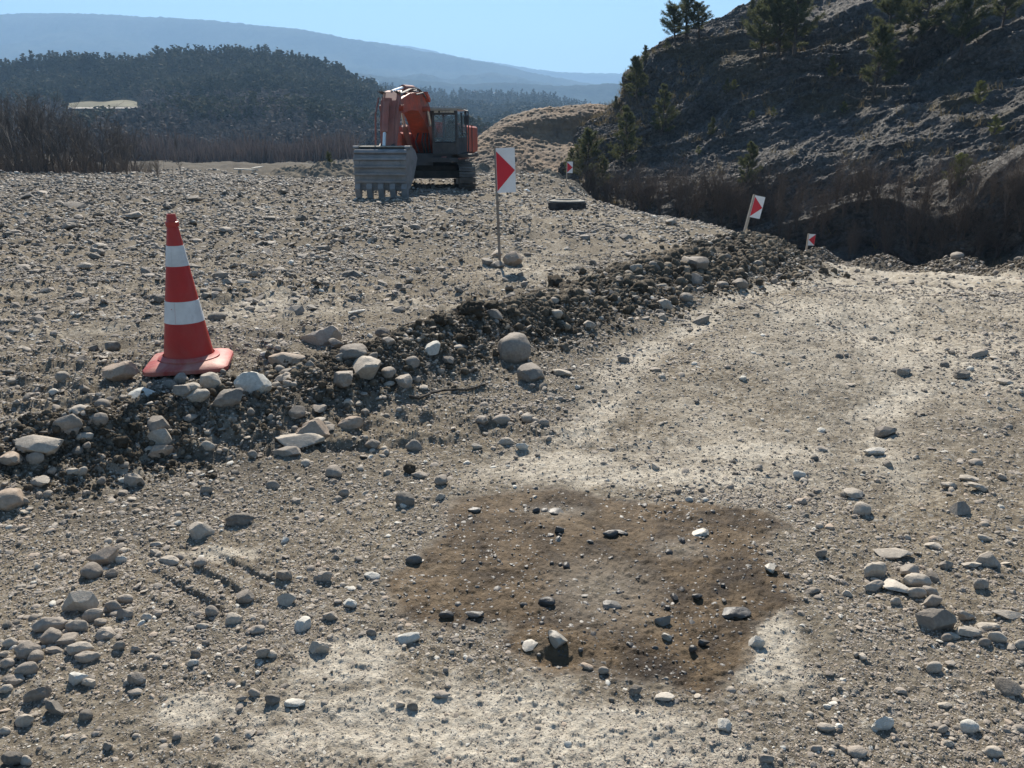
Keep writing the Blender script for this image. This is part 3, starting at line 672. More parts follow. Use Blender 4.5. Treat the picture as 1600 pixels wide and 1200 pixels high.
# soil clods and rubble of the windrow and of the far bank
def berm_pts(n, poly, wid, p0, p1, seed, smin, smax, alpha=2.1, side=0):
    g_ = np.random.default_rng(seed); p = g_.uniform(p0, p1, n); i = np.clip(p.astype(int), 0, len(poly) - 2); f = p - i
    A = poly[i]; B = poly[i + 1]; D = B - A; L = np.hypot(D[:, 0], D[:, 1]); ww = np.interp(p, range(len(wid)), wid)
    o = g_.normal(side, .55, n) * ww * 1.0; x = A[:, 0] + D[:, 0] * f + D[:, 1] / L * o; y = A[:, 1] + D[:, 1] * f - D[:, 0] / L * o
    u = g_.random(n); r = np.hypot(x, y); s = smin * (1 - u * (1 - (smin / smax) ** alpha)) ** (-1 / alpha)
    return x, y, s * np.clip(r / 4.5, .8, 2.2), g_
VV, FF, TT = [], [], []; off = 0
for (p0, p1, n, a, b, sd_) in [(.5, 7.5, 12000, .012, .09, 7), (1.5, 4, 4500, .010, .06, 1), (4, 6, 6500, .010, .07, 2), (6, 8.2, 13000, .012, .085, 3), (8.0, 10, 9000, .014, .09, 4), (2, 3.1, 2600, .010, .05, 6)]:
    x, y, s, g_ = berm_pts(n, FAR if sd_ == 7 else BERM, [.9] * 9 if sd_ == 7 else BW, p0, p1, 500 + sd_, a, b); n = len(x); pick = g_.integers(0, 8, n)
    if sd_ == 6: x, y = x + .12, y - .12
    z = ground_z(x, y); t = np.clip(g_.normal(.48, .2, n), 0, .9)
    V, F, T_ = scatter(CL2, np.stack([x, y, z + s * .15], 1), s, rotm(g_.uniform(0, 6, n), g_.uniform(0, 6, n), g_.uniform(0, 6, n)), t, pick); VV.append(V); FF.append(F + off); TT.append(T_); off += len(V)
tag(link('dug_soil_clods', np_mesh('dug_soil_clods', np.concatenate(VV), np.concatenate(FF), True, {'tint': np.concatenate(TT)}, [MC])), 'dark crumbly soil clods heaped along the low windrow', 'soil clods', kind='stuff')
VV, FF, TT = [], [], []; off = 0
for (poly, wid, p0, p1, n, a, b, sd_, pr) in [(BERM, BW, .5, 6, 1800, .014, .085, 11, PR2), (BERM, BW, 6, 10, 1500, .016, .09, 12, PR2), (FAR, [1.2] * 9, .5, 7.5, 4200, .02, .11, 13, PR2)]:
    x, y, s, g_ = berm_pts(n, poly, wid, p0, p1, 500 + sd_, a, b); n = len(x); pick = g_.integers(0, len(KP), n)
    z = ground_z(x, y); t = np.clip(g_.normal(.48 if poly is BERM else .36, .2, n), 0, .88)
    V, F, T_ = scatter(pr, np.stack([x, y, z + s * .12], 1), s, rotm(g_.normal(0, .5, n), g_.normal(0, .5, n), g_.uniform(0, 6, n)), t, pick); VV.append(V); FF.append(F + off); TT.append(T_); off += len(V)
tag(link('windrow_rubble', np_mesh('windrow_rubble', np.concatenate(VV), np.concatenate(FF), True, {'tint': np.concatenate(TT)}, [MS])), 'mixed grey rubble along both windrows beside the road', 'rubble', kind='stuff')
# coarse rubble over the left and far part of the plateau
g_ = np.random.default_rng(78); n = 16000; r = np.exp(g_.uniform(math.log(7), math.log(52), n)); t = np.radians(g_.uniform(-50, 14, n)); x, y = r * np.sin(t), r * np.cos(t)
k = g_.random(n) < np.clip(.30 + 1.1 * fbm2(x * .22 + 4, y * .5, 4, 26) + .25 * sstep(2, -6, x), 0, 1) * sstep(3.5, 0, x - .12 * y) * (1 - .85 * ruts(x, y)[1]); x, y, r = x[k], y[k], r[k]; n = len(x)
s = (.035 + .0022 * r) * (1 - g_.random(n) * .97) ** (-1 / 2.6); s = np.minimum(s, .42)
V, F, T_ = scatter(PR1, np.stack([x, y, ground_z(x, y) + s * .02], 1), s, rotm(g_.normal(0, .35, n), g_.normal(0, .35, n), g_.uniform(0, 6.28, n)), np.clip(g_.normal(.27, .19, n), 0, .85), np.array([2, 3, 4, 6, 8, 9, 10, 11])[g_.integers(0, 8, n)])
tag(link('plateau_rubble', np_mesh('plateau_rubble', V, F, False, {'tint': T_}, [MS])), 'coarse dark broken rubble strewn over the far plateau', 'rubble', kind='stuff')
# rubble on mounds and hill
g_ = np.random.default_rng(77); n = 26000
hp = on_grid(HG[:500], g_, n, .05, 1.0); s = .06 * (1 - g_.random(n) * .985) ** (-1 / 2.4)
V, F, T_ = scatter(PR1, hp, s, rotm(g_.normal(0, .5, n), g_.normal(0, .5, n), g_.uniform(0, 6, n)), np.clip(g_.normal(.55, .2, n), 0, .9), g_.integers(0, len(KP), n))
tag(link('hill_scree', np_mesh('hill_scree', V, F, True, {'tint': T_}, [MSH])), 'broken grey scree covering the rocky hillside', 'scree', kind='stuff')

# ---- stones one can point at: (u, v, width px, height px, kind, tint)
TN = {'k': .12, 'd': .30, 'g': .46, 'm': .62, 'p': .76, 't': .93, 'w': 1.0}
TW = {'k': 'dark', 'd': 'dark grey', 'g': 'grey', 'm': 'light grey', 'p': 'pale', 't': 'tan', 'w': 'whitish'}
KW = {'r': 'round', 'o': 'oval', 'f': 'flat', 's': 'slab', 'a': 'angular', 'w': 'wedge', 'c': 'clod'}
KD = {'r': 'rounded stone', 'o': 'oval cobble', 'f': 'flat stone', 's': 'flat slab', 'a': 'angular stone', 'w': 'wedge shaped stone', 'c': 'clod of earth'}
# landmarks carry their own words
LM = """180 587 58 34 w t|squat brown wedge rock casting a shadow left of the traffic cone|the brown wedge rock
213 614 46 20 s w|pale flat slab lying in the tip of the traffic cone shadow|the pale slab below the cone
393 597 60 36 a w|white streaked angular rock right of the traffic cone base|the white streaked rock
354 625 54 28 a d|dark grey rough rock below the white streaked rock near the cone|the rough rock near the cone
52 702 72 36 f p|large pale flat rock near the left edge of the picture|the large pale left rock
5 770 44 60 r t|big brown boulder cut off by the left edge of the picture|the cut-off brown boulder
240 663 36 30 a d|blocky grey rock in the dark clods below the traffic cone|the blocky rock below the cone
246 692 40 26 a p|pale knobbly rock among dark soil clods left of centre|the pale knobbly rock
497 524 70 34 w t|large brown wedge rock on the plateau side of the windrow|the large brown wedge rock
445 559 62 28 f t|flat brown rock leaning on the windrow below the brown wedge rock|the flat brown rock
482 561 24 36 a d|upright grey stone standing beside the flat brown rock|the upright grey stone
570 580 48 46 a p|large pale broken block in the middle of the windrow|the pale broken block
674 545 28 30 a w|white angular stone tilted on the windrow slope|the white tilted stone
735 485 48 34 c k|large brown clod on the crest of the windrow|the large brown clod
871 441 34 30 c k|dark shaggy clod standing up on the windrow crest|the shaggy clod
802 547 60 50 r g|big smooth grey boulder on the road side of the windrow|the big smooth boulder
830 578 44 42 a d|grey pentagonal block leaning against the big smooth boulder|the pentagonal block
480 673 66 34 w t|pinkish tan rock resting on a pale slab left of centre|the pinkish tan rock
462 693 86 24 s p|long pale slab under the pinkish tan rock|the long pale slab
546 667 44 20 o t|long cream stone right of the pinkish tan rock|the long cream stone
581 690 26 26 a d|dark cubic stone standing alone on bare dirt|the dark cubic stone
519 736 28 26 r g|round grey cobble below the pale slab|the round cobble
632 779 32 26 r k|dark rounded rock at the upper left of the damp patch|the dark rounded rock
753 652 22 28 a g|small upright block on the dirt below the big boulder|the small upright block
312 831 40 30 a p|pale triangular stone in the left foreground|the pale triangular stone
373 812 46 22 o k|dark flat cobble right of the pale triangular stone|the dark cobble
157 872 48 28 a t|brown stone lying on top of another on the left|the brown stone on top
138 894 34 30 r d|dark stone under the brown stone on the left|the dark under stone
381 935 30 26 a g|grey block sitting in the track prints|the grey block in the track prints
471 977 30 24 a w|dark and white broken stone right of the track prints|the dark and white stone
119 944 58 30 a p|large pale stone topping the cobble pile at lower left|the top stone of the cobble pile
73 978 56 22 o m|long oval cobble in the lower left pile|the long oval cobble
75 994 34 30 r g|plump grey cobble in the lower left pile|the plump cobble
638 1001 38 16 f w|smooth white flat stone below the left edge of the damp patch|the smooth white flat stone
1183 1003 28 20 a w|white stone at the right edge of the damp patch|the white stone by the damp patch
1352 796 32 26 r p|pale rounded cobble right of the damp patch|the pale rounded cobble
1402 865 62 26 s p|long pale plank shaped slab on the right|the long plank slab
1468 973 60 32 a d|big dark jagged rock in the right hand stone cluster|the big jagged right rock
1406 912 42 34 s w|white tilted slab in the right hand stone cluster|the white tilted slab
1583 1075 34 36 a k|big dark rock near the right edge of the picture|the dark right edge rock
1518 1134 30 26 r w|smooth white round stone at lower right|the smooth white round stone
1579 961 48 18 s p|pale slab reaching the right edge of the picture|the right edge slab
801 403 34 30 a t|tan block wedged at the foot of the nearest signpost|the tan block
776 397 18 14 a t|brown stone left of the nearest signpost foot|the brown signpost stone
1500 401 19 12 r g|rounded boulder on top of the far windrow|the far windrow boulder
871 1008 34 28 a t|brown block beside the small hole in the damp patch|the block by the hole
954 836 28 12 o d|dark oval pebble near the top of the damp patch|the dark oval pebble
1152 961 52 18 f g|smooth grey stone sunk in the right of the damp patch|the sunken grey stone
957 945 32 18 f m|pale oval stone sunk in the middle of the damp patch|the sunken pale stone
1095 832 38 18 f w|cream stone sunk in the upper right of the damp patch|the sunken cream stone"""
OT = {
'loose stones around the traffic cone': "281 594 24 18 r g;265 602 26 18 r d;327 595 38 26 r p;288 608 46 16 o p;306 631 44 18 o p;286 621 30 18 a g;145 544 16 10 a k;170 540 24 18 a k;125 565 18 12 a d;95 591 22 16 r g;130 609 18 12 a d;12 580 24 10 f d;337 495 30 14 r k;247 465 20 20 a k;338 453 18 8 r k;320 462 16 9 a k;323 698 24 16 r p;295 660 24 12 f g;393 711 18 14 r g;322 766 22 14 a g",
'stones of the left end of the windrow': "118 647 40 22 o p;103 667 46 28 r g;153 662 28 20 r g;110 678 28 16 r g;130 682 28 14 o p;54 724 30 18 r m;250 713 40 20 a t;237 707 28 14 o p;207 750 36 24 a m;107 738 30 12 f p;57 752 40 20 f p;12 727 34 26 w t;32 787 28 14 o g;165 690 20 14 c k;190 700 26 18 c k;210 680 24 16 c k",
'stones in the middle of the windrow': "443 594 34 18 f m;447 583 30 14 f d;522 538 22 16 a d;597 518 26 16 r k;550 556 46 26 o d;606 540 22 16 a g;606 588 24 22 r g;630 595 28 26 a m;643 573 26 22 r g;651 592 14 16 r g;606 603 22 10 f p;535 607 38 30 a g;767 480 30 26 c k;682 503 38 20 c k;772 496 32 16 a d;700 568 20 14 a g;660 610 18 10 f p;720 530 24 16 c k",
'rocks at the far end of the windrow': "1088 419 50 22 a d;1087 439 30 18 a d;1130 445 20 14 r g;1159 444 24 20 a d;1184 413 18 12 a d;1165 419 24 12 a m;1212 437 14 12 a d;1040 477 24 16 a p;1018 463 10 12 a w;1074 467 22 14 r g;921 507 22 16 a m;875 515 18 18 c k;876 489 22 22 c k;968 436 15 11 r k;943 442 15 13 c k;1000 452 30 20 c k;1040 440 26 16 c k;985 500 12 8 o p;1110 400 16 10 a g",
'stones on the road below the windrow': "975 564 20 10 r k;879 581 32 16 f p;1025 578 20 8 f m;782 659 32 16 o m;823 655 20 16 r p;512 668 22 22 f d;447 708 46 14 f g;646 697 28 20 r g;570 646 14 14 a d;518 752 12 12 a d;426 758 24 14 r g;536 770 18 14 r g;688 749 22 20 r g;656 743 26 12 f m;640 735 22 18 c k;688 776 18 12 a p;463 647 28 18 a d;497 645 26 20 f d;495 655 22 10 s p;557 489 30 10 s w;745 700 18 10 a p;790 690 28 12 a p;815 697 22 12 a w;850 660 18 12 r m",
'stones in the left foreground': "172 897 20 16 a d;187 875 20 14 a w;243 853 22 10 f p;262 876 36 14 f p;312 881 20 18 r m;442 901 30 18 a d;506 902 28 16 a m;498 907 18 10 r g;329 954 24 20 r g;363 968 28 18 a p;448 937 30 20 a p;515 962 28 20 a m;545 945 24 20 a w;400 987 28 18 o m;315 978 22 12 o p;497 1015 36 18 a p;410 1022 24 16 r m;424 1023 16 14 r p;379 1013 14 12 a p;425 1093 26 20 a k;459 1097 36 16 s w;396 1085 22 12 r m;378 1092 18 10 o g;388 1147 24 14 f p;167 1170 22 16 a d;209 1083 24 14 f m;305 1022 20 14 r k;300 1035 20 14 a w",
'cobbles piled at the lower left': "142 961 34 22 a m;194 936 30 16 o m;175 950 28 18 r g;193 960 28 18 a g;228 966 20 14 a w;244 960 16 14 r g;160 990 34 26 w m;97 1000 38 24 f g;118 981 36 20 r m;155 975 22 14 o g;38 1015 38 34 r g;14 1005 24 18 r p;123 1019 42 20 o p;133 1030 42 22 o m;83 1018 28 12 s g;52 1028 24 22 r g;39 1051 34 20 r m;8 1037 24 20 r m;18 1064 36 20 f g;55 1088 40 24 a d;120 1063 34 20 a w;137 1070 22 14 a p;8 1078 20 16 r p;35 1126 34 24 a p;84 1110 38 20 a k;132 1120 24 20 r k;18 1190 36 22 r k;38 1197 24 12 r p;213 1062 32 22 a g;5 1142 20 16 r p;185 1013 20 14 r g;235 1026 18 12 o p;212 1017 16 10 a m",
'pebbles in and around the damp patch': "581 901 30 12 f w;646 878 28 14 r m;970 834 26 8 s d;855 940 30 14 o k;885 881 12 16 a k;697 963 26 14 o k;741 966 32 7 s g;1036 971 26 18 a p;1042 996 18 12 a t;1100 1007 20 12 a d;1083 1017 14 12 r k;993 1081 24 18 a k;828 1011 24 20 s w;918 1043 22 10 f t;943 1050 18 10 r m;1270 925 32 14 f d;1054 933 14 16 a k;1090 938 18 8 o k;1130 912 8 14 a k;690 1090 34 12 f m;644 1107 20 16 r k;626 1105 16 12 a p;1133 1130 24 28 a w;1038 1092 34 14 s w;580 990 18 12 r d;838 798 14 9 r k;874 832 16 10 a k;741 800 22 8 f m;868 800 28 14 s m;1206 892 18 16 a w",
'stones scattered over the right of the road': "1337 772 34 18 f p;1250 744 22 12 r w;1518 747 30 14 f p;1527 722 24 12 f m;1505 796 36 24 a g;1485 760 26 10 f p;1533 763 38 9 s p;1461 854 28 12 s p;1542 842 28 12 f p;1522 884 32 12 s p;1547 876 42 24 a m;1462 1043 26 20 r p;1487 1042 18 10 s m;1474 1142 20 14 r m;1482 1162 22 16 a p;1555 1176 28 24 r p;1342 1177 32 22 o m;1380 1133 36 20 a w;1293 1138 30 12 o p;1276 1172 22 10 o m;1199 1186 26 20 a g;1284 866 20 14 r d;1408 1081 20 14 f m;1478 1105 24 12 f p;1296 1104 18 9 f w;1415 581 24 14 a m;1508 585 24 18 a k;1533 554 32 12 a m;1560 560 24 10 s p;1575 596 24 12 f p;1388 674 36 18 a g;1371 708 38 14 f w;1389 727 18 12 a g;1285 703 20 10 f m",
'stones packed in the right hand cluster': "1370 895 38 22 a p;1368 918 36 18 o m;1437 911 44 20 o p;1435 929 30 16 r p;1456 926 26 18 a m;1423 893 38 18 f m;1460 903 22 20 a k;1458 946 32 18 a m;1518 988 42 18 f p;1480 1000 20 12 r g;1490 997 26 12 f p;1560 1001 28 16 r p;1541 1004 20 12 r g;1547 980 38 16 s p;1595 1010 22 16 r p;1535 914 28 18 a m;1480 886 24 12 a g;1512 966 28 14 a m;1400 941 20 14 r p",
'stones on the gravel plateau': "40 306 30 12 a k;110 320 34 12 f d;62 300 20 9 f m;100 352 26 14 a k;205 338 28 10 f m;150 383 24 9 f m;300 312 24 9 a d;262 322 20 8 a k;420 342 20 8 a k;505 388 26 9 f d;540 430 12 9 a k;695 437 10 7 a k;760 411 18 12 a d;777 412 22 16 a d;440 300 18 7 a k;1050 348 20 8 a m;915 372 18 7 a d;980 370 22 9 a d;985 400 16 7 f d;30 418 26 10 f m;130 418 26 8 f m;70 455 24 8 f m;230 430 20 8 f m;420 380 18 7 f m;380 440 22 8 f p;640 440 14 7 a k;510 450 10 8 a k;470 400 20 7 f m;610 370 18 7 f d;350 360 22 8 f m;20 520 26 9 f m;60 490 22 8 f m"}
used_lbl = {}
def sizeword(wm): return 'big' if wm > .2 else ('large' if wm > .13 else ('medium' if wm > .08 else ('small' if wm > .045 else 'tiny')))
def put_stone(u, v, wpx, hpx, kc, tc, seed, sunk=False):
    x, y, z = ground_hit(u, min(1199, v + hpx * .5)); _, _, dep = proj(x, y, z); k = dep / FPX
    wm = wpx * k * .96; theta = PITCH + math.atan((v - 600) / FPX)
    ratio = {'r': .72, 'o': .46, 'f': .34, 's': .24, 'a': .66, 'w': .5, 'c': .75}[kc]
    Hm = min(ratio * wm, hpx * k / math.cos(theta) * .95); dm = (hpx * k - Hm * math.cos(theta) * .75) / max(.12, math.sin(theta)); dm = min(max(dm, .5 * wm), 1.15 * wm)
    sub = 4 if wpx > 34 else 3
    V, F = stone_shape(KW[kc], sub, seed); ext = V.max(0) - V.min(0)
    V = V / ext * np.array([wm, dm, Hm * 1.18]); rg = np.random.default_rng(seed + 5)
    Rm = rotm(np.array([rg.normal(0, .10)]), np.array([rg.normal(0, .10)]), np.array([rg.normal(0, .22)]))[0]
    V = V @ Rm.T
    tint = np.full(len(V), min(1, max(0, TN[tc] + rg.normal(0, .012))))
    wetp = y < 5 and bool(poly_sd(np.array([x]), np.array([y]), WET)[0] > .02)
    me = np_mesh('stone', V, F, True, {'tint': tint}, [MC if kc == 'c' else (MSW if wetp else MS)])
    if kc in 'aswf': me.set_sharp_from_angle(angle=rad(20))
    o = link('earth_clod' if kc == 'c' else ('boulder' if wm > .19 else 'stone'), me, None, (x, y + dm * .42, max(z, float(ground_z(np.array([x]), np.array([y + dm * .4]))[0])) + Hm * (-.12 if sunk else .24)))
    return o, wm
marks = []
for i, ln in enumerate(LM.split('\n')):
    a, lab, short = ln.split('|'); u, v, wp, hp_, kc, tc = a.split(); u, v, wp, hp_ = map(float, (u, v, wp, hp_))
    o, wm = put_stone(u, v, wp, hp_, kc, tc, 1000 + i, 'sunk' in lab); tag(o, lab, 'clod' if kc == 'c' else 'rock'); marks.append((u, v, short))
pend = []
for gi, (grp, txt) in enumerate(OT.items()):
    for i, ln in enumerate(txt.split(';')):
        u, v, wp, hp_, kc, tc = ln.split(); u, v, wp, hp_ = map(float, (u, v, wp, hp_))
        o, wm = put_stone(u, v, wp, hp_, kc, tc, 2000 + gi * 100 + i)
        ds = [((u - a) ** 2 + ((v - b) * 1.3) ** 2, a, b, sh) for a, b, sh in marks]; d, a, b, sh = min(ds)
        du, dv = u - a, v - b
        rel = ('left of' if du < 0 else 'right of') if abs(du) > 1.2 * abs(dv) else ('in front of' if dv > 0 else 'behind')
        if d > 130 ** 2: rel = 'far ' + rel if 'of' in rel and 'front' not in rel else 'well ' + rel
        elif d < 32 ** 2: rel = 'touching'
        pend.append((o, f"{sizeword(wm)} {TW[tc] if kc != 'c' else 'dark'} {KD[kc]} {rel} {sh}", grp, kc, u, v))
byl = {}
for q_ in pend: byl.setdefault(q_[1], []).append(q_)
for lab, L in byl.items():
    if len(L) == 2:
        a, b = sorted(L, key=lambda t: t[4])
        if abs(a[4] - b[4]) > abs(a[5] - b[5]): ws = {id(a): 'leftmost of two ', id(b): 'rightmost of two '}
        else:
            a, b = sorted(L, key=lambda t: t[5]); ws = {id(a): 'farther ', id(b): 'nearer '}
    elif len(L) == 3:
        a, b, c = sorted(L, key=lambda t: t[4]); ws = {id(a): 'leftmost ', id(b): 'middle ', id(c): 'rightmost '}
    else: ws = {}
    for t in L:
        s_l = ws.get(id(t), '') + lab; s_l = ' '.join(s_l.split()[:16]); tag(t[0], s_l, 'clod' if t[3] == 'c' else 'rock', t[2])

# ================================================================== MAN-MADE THINGS
M_red = simple('cone_red', (.38, .014, .010), .42, nscale=5, var=.14, dirt=(.36, .12, .09), dirtk=.35, bumpk=.06)
M_base = simple('cone_base_red', (.34, .05, .04), .6, nscale=7, var=.2, dirt=(.42, .26, .20), dirtk=.8, bumpk=.2)
M_band = simple('cone_band', (.62, .62, .60), .45, nscale=7, var=.12, dirt=(.33, .32, .30), dirtk=.6)
M_scr = simple('scratch_red', (.40, .03, .02), .6)
M_white = simple('sign_white', (.74, .74, .74), .4, nscale=5, var=.06, dirt=(.5, .48, .44), dirtk=.25, bumpk=0)
M_sred = simple('sign_red', (.55, .012, .03), .4, nscale=5, var=.08, bumpk=0)
M_steel = simple('post_steel', (.20, .19, .17), .55, .3, nscale=14, var=.3, dirt=(.22, .12, .07), dirtk=.6)
M_wood = simple('post_wood', (.42, .35, .27), .85, nscale=14, var=.25)
M_rubber = simple('tyre_rubber', (.022, .022, .023), .8, nscale=8, var=.3, dirt=(.10, .095, .085), dirtk=.5)
M_dusty = simple('tyre_dust', (.30, .28, .24), .95, nscale=8, var=.25)
M_or = simple('excavator_orange', (.46, .075, .032), .6, nscale=2.6, var=.3, dirt=(.17, .085, .068), dirtk=.95, bumpk=.05)
M_pink = simple('faded_paint', (.27, .105, .085), .7, nscale=2.5, var=.25, dirt=(.20, .13, .11), dirtk=.6)
M_dk = simple('dark_steel', (.035, .037, .04), .6, nscale=4, var=.3, dirt=(.10, .09, .078), dirtk=.5)
M_bk = simple('bucket_steel', (.21, .21, .212), .6, .2, nscale=3, var=.3, dirt=(.21, .19, .165), dirtk=.5)
M_trk = simple('track_steel', (.085, .08, .075), .65, .2, nscale=5, var=.3, dirt=(.22, .19, .15), dirtk=.7)
M_chr = simple('bright_rod', (.62, .62, .60), .25, .7, nscale=5, var=.1, bumpk=0)
M_roof = simple('cab_roof', (.34, .36, .36), .5, nscale=4, var=.15, dirt=(.25, .24, .21), dirtk=.4)
M_lens = simple('lamp_lens', (.5, .48, .42), .15, bumpk=0)
M_seat = simple('seat_cloth', (.02, .02, .022), .9)
m, t_, bs_ = newmat('cab_glass'); bs_.inputs['Base Color'].default_value = (.55, .66, .70, 1); bs_.inputs['Roughness'].default_value = .03
bs_.inputs['Transmission Weight'].default_value = .85; bs_.inputs['IOR'].default_value = 1.12; M_glass = m
m, t_, bs_ = newmat('plastic_bag'); bs_.inputs['Base Color'].default_value = (.72, .78, .8, 1); bs_.inputs['Roughness'].default_value = .4; M_bag = m
M_twig = simple('dead_twig', (.055, .045, .035), .9)
M_straw = simple('dead_cane', (.5, .47, .40), .8)

# --- traffic cone
x, y, z = ground_hit(292, 576); cone = empty('traffic_cone', (x, y + .06, z + .012), rad(14))
cone.scale = (1, 1, 1.05)
tag(cone, 'red and white banded traffic cone standing on the gravel', 'traffic cone')
HC = .925
def cr_(f): return .152 - (.152 - .034) * f
b = MB()
hw, c1 = .255, .07
pts = []
for sx, sy in ((1, 1), (-1, 1), (-1, -1), (1, -1)):
    cxy = [(sx * hw, sy * (hw - c1)), (sx * (hw - .022), sy * (hw - .022)), (sx * (hw - c1), sy * hw)]
    pts += cxy if sx * sy > 0 else cxy[::-1]
def ringz(sc_, z): return [(a * sc_, b_ * sc_, z) for a, b_ in pts]
L = [ringz(1, 0), ringz(1, .022), ringz(.95, .034), ringz(.66, .05)]
vs = [q for r_ in L for q in r_]; n12 = len(pts); fs = [list(range(n12))[::-1], list(range(3 * n12, 4 * n12))]
for k in range(3): fs += [[k * n12 + i, k * n12 + (i + 1) % n12, (k + 1) * n12 + (i + 1) % n12, (k + 1) * n12 + i] for i in range(n12)]
b.add(vs, fs); b.lathe([(.19, .04), (.19, .056), (.168, .066), (.16, .072)], 48)
b.build('base', M_base, cone, True, angle=rad(35))
b = MB(); prof = [(.160, .05), (.152, .075)] + [(cr_(f), .075 + f * (HC - .075 - .075)) for f in np.linspace(0, 1, 24)] + [(.040, HC - .070), (.040, HC - .045), (.033, HC - .042), (.030, HC - .03), (.026, HC), (.020, HC), (.018, HC - .03)]
b.lathe(prof, 56); b.build('cone_body', M_red, cone, True, angle=rad(40))
for f0, f1 in ((.262, .413), (.652, .79)):
    b = MB(); z0 = .05; H_ = HC - .05
    def rz(f): return cr_(max(0, (z0 + f * H_ - .075) / (HC - .15))) + .0022
    fsv = np.linspace(f0, f1, 6); b.lathe([(rz(f0) - .003, z0 + f0 * H_)] + [(rz(f), z0 + f * H_) for f in fsv] + [(rz(f1) - .003, z0 + f1 * H_)], 56)
    bo = b.build('reflective_band', M_band, cone, True, angle=rad(40))
    b = MB(); a0 = rad(-92 - 14)
    for (aa, w_, fa, fb) in ((a0 - .02, .006, f0 + .004, f1 - .006),) + (((a0 - 1.2, .035, f0 + .02, f0 + .10), (a0 - .25, .04, f0 + .1, f0 + .106)) if f0 < .5 else ()):
        q_ = [(math.cos(t2) * (rz(f) + .0012), math.sin(t2) * (rz(f) + .0012), z0 + f * H_) for f in (fa, fb) for t2 in (aa, aa + w_ * 1.5)]
        b.add(q_, [[0, 1, 3, 2]])
    b.build('scratch', M_scr if f0 < .5 else M_steel, bo)

# --- arrow signs
def sign(u, v, D, vt, pw, ph, lean, left, post_m, lab, yaw=0.0, postw=.022, backlean=0.0, pr=.5):
    if D is None: x, y, z = ground_hit(u, v)
    else: x, y, z = P(u, v, D); z = float(ground_z(np.array([x]), np.array([y]))[0])
    _, _, dep = proj(x, y, z); Hs = (v - vt) * dep / FPX / cp
    ro = empty('arrow_sign', (x, y, z - .05), 0); ro.rotation_euler = (backlean, rad(lean), yaw)
    tag(ro, lab, 'road sign', 'red and white arrow signs along the road')
    H = Hs + .05; b = MB(); b.box((0, .0, H / 2), (postw, postw * .4, H)); b.box((-postw * .4, postw * .5, H / 2), (postw * .25, postw, H))
    b.build('post', post_m, ro)
    b = MB(); x0, x1 = .004, .004 + pw; z1 = H - .012; z0 = z1 - ph
    b.box(((x0 + x1) / 2, -.016, (z0 + z1) / 2), (pw, .004, ph)); pn = b.build('panel', M_white, ro)
    e = .012 * ph / .55
    tri = [(x0 + .004, z0 + ph * .04), (x1 - .006, (z0 + z1) / 2), (x0 + .004, z1 - ph * .07)] if not left else [(x1 - .004, z0 + ph * .04), (x0 + .006, (z0 + z1) / 2), (x1 - .004, z1 - ph * .04)]
    b = MB(); b.prism(tri, -.0215, -.0185); b.build('arrow_marking', M_sred, pn)
    return ro
sign(781, 407, None, 246, .252, .575, -2.0, False, M_steel, 'arrow sign on a thin steel post propped by rocks, nearest of the signs', postw=.036)
sign(1162, 364, 18.2, 302, .26, .50, 11, False, M_wood, 'arrow sign leaning right on a wooden stake at the windrow end', postw=.05, yaw=rad(10))
sign(1260, 390, 34.5, 354, .29, .50, 2, True, M_wood, 'small arrow sign pointing left across the road below the dark hill', postw=.07)
sign(885, 292, 40, 261, .28, .55, 1, False, M_wood, 'farthest arrow sign standing by the pines at the hill foot', postw=.05)

# --- tyre
x, y, z = P(886, 330, 21.2); z = float(ground_z(np.array([x]), np.array([y]))[0])
ty = empty('truck_tyre', (x, y, max(z, P(886, 329, 21.2)[2]) - .01)); tag(ty, 'worn black truck tyre lying flat on the gravel plateau', 'tyre')
b = MB(); prof = [(.29, .03), (.36, .0), (.46, .015), (.495, .05), (.505, .10), (.505, .19), (.495, .24), (.46, .275), (.36, .295), (.29, .265), (.31, .22), (.40, .2), (.42, .15), (.40, .1), (.31, .08)]
b.lathe(prof, 64, closed=True); b.build('carcass', M_rubber, ty, True, angle=rad(50))
b = MB()
for i in range(60):
    a = 2 * math.pi * i / 60
    for zc in (.095, .195): b.box((.507 * math.cos(a), .507 * math.sin(a), zc), (.018, .033, .07), rot=(0, 0, a))
b.build('tread', M_rubber, ty)
b = MB(); b.lathe([(.31, .278), (.36, .300), (.46, .281), (.488, .255), (.47, .27), (.36, .291)], 64, closed=True); b.build('dusty_sidewall', M_dusty, ty, True)

# --- twig, cane, plastic, planks
def lay(name, pts, r, mat, lab, cat, lift=.004):
    q = []
    for i, (u, v) in enumerate(pts):
        x, y, z = ground_hit(u, v); q.append((x, y, z + r + lift))
    b = MB()
    for i, (a, c) in enumerate(zip(q[:-1], q[1:])): b.tube(a, c, r * (1 - .4 * i / len(q)), r * (1 - .4 * (i + 1) / len(q)), 7)
    return tag(b.build(name, mat, None, True), lab, cat)
lay('twig', [(640, 630), (655, 626), (672, 618), (690, 615), (712, 617), (730, 614), (748, 609), (762, 603)], .009, M_twig, 'thin dark twig lying on the dirt below the windrow', 'twig')
bb = ground_hit(769, 325); b = MB(); b.tube((bb[0], bb[1], bb[2]), (bb[0] + .10, bb[1] + .1, bb[2] + .28), .011, .006, 6)
tag(b.build('dry_cane', M_straw), 'short pale cane leaning behind the nearest arrow sign', 'cane')
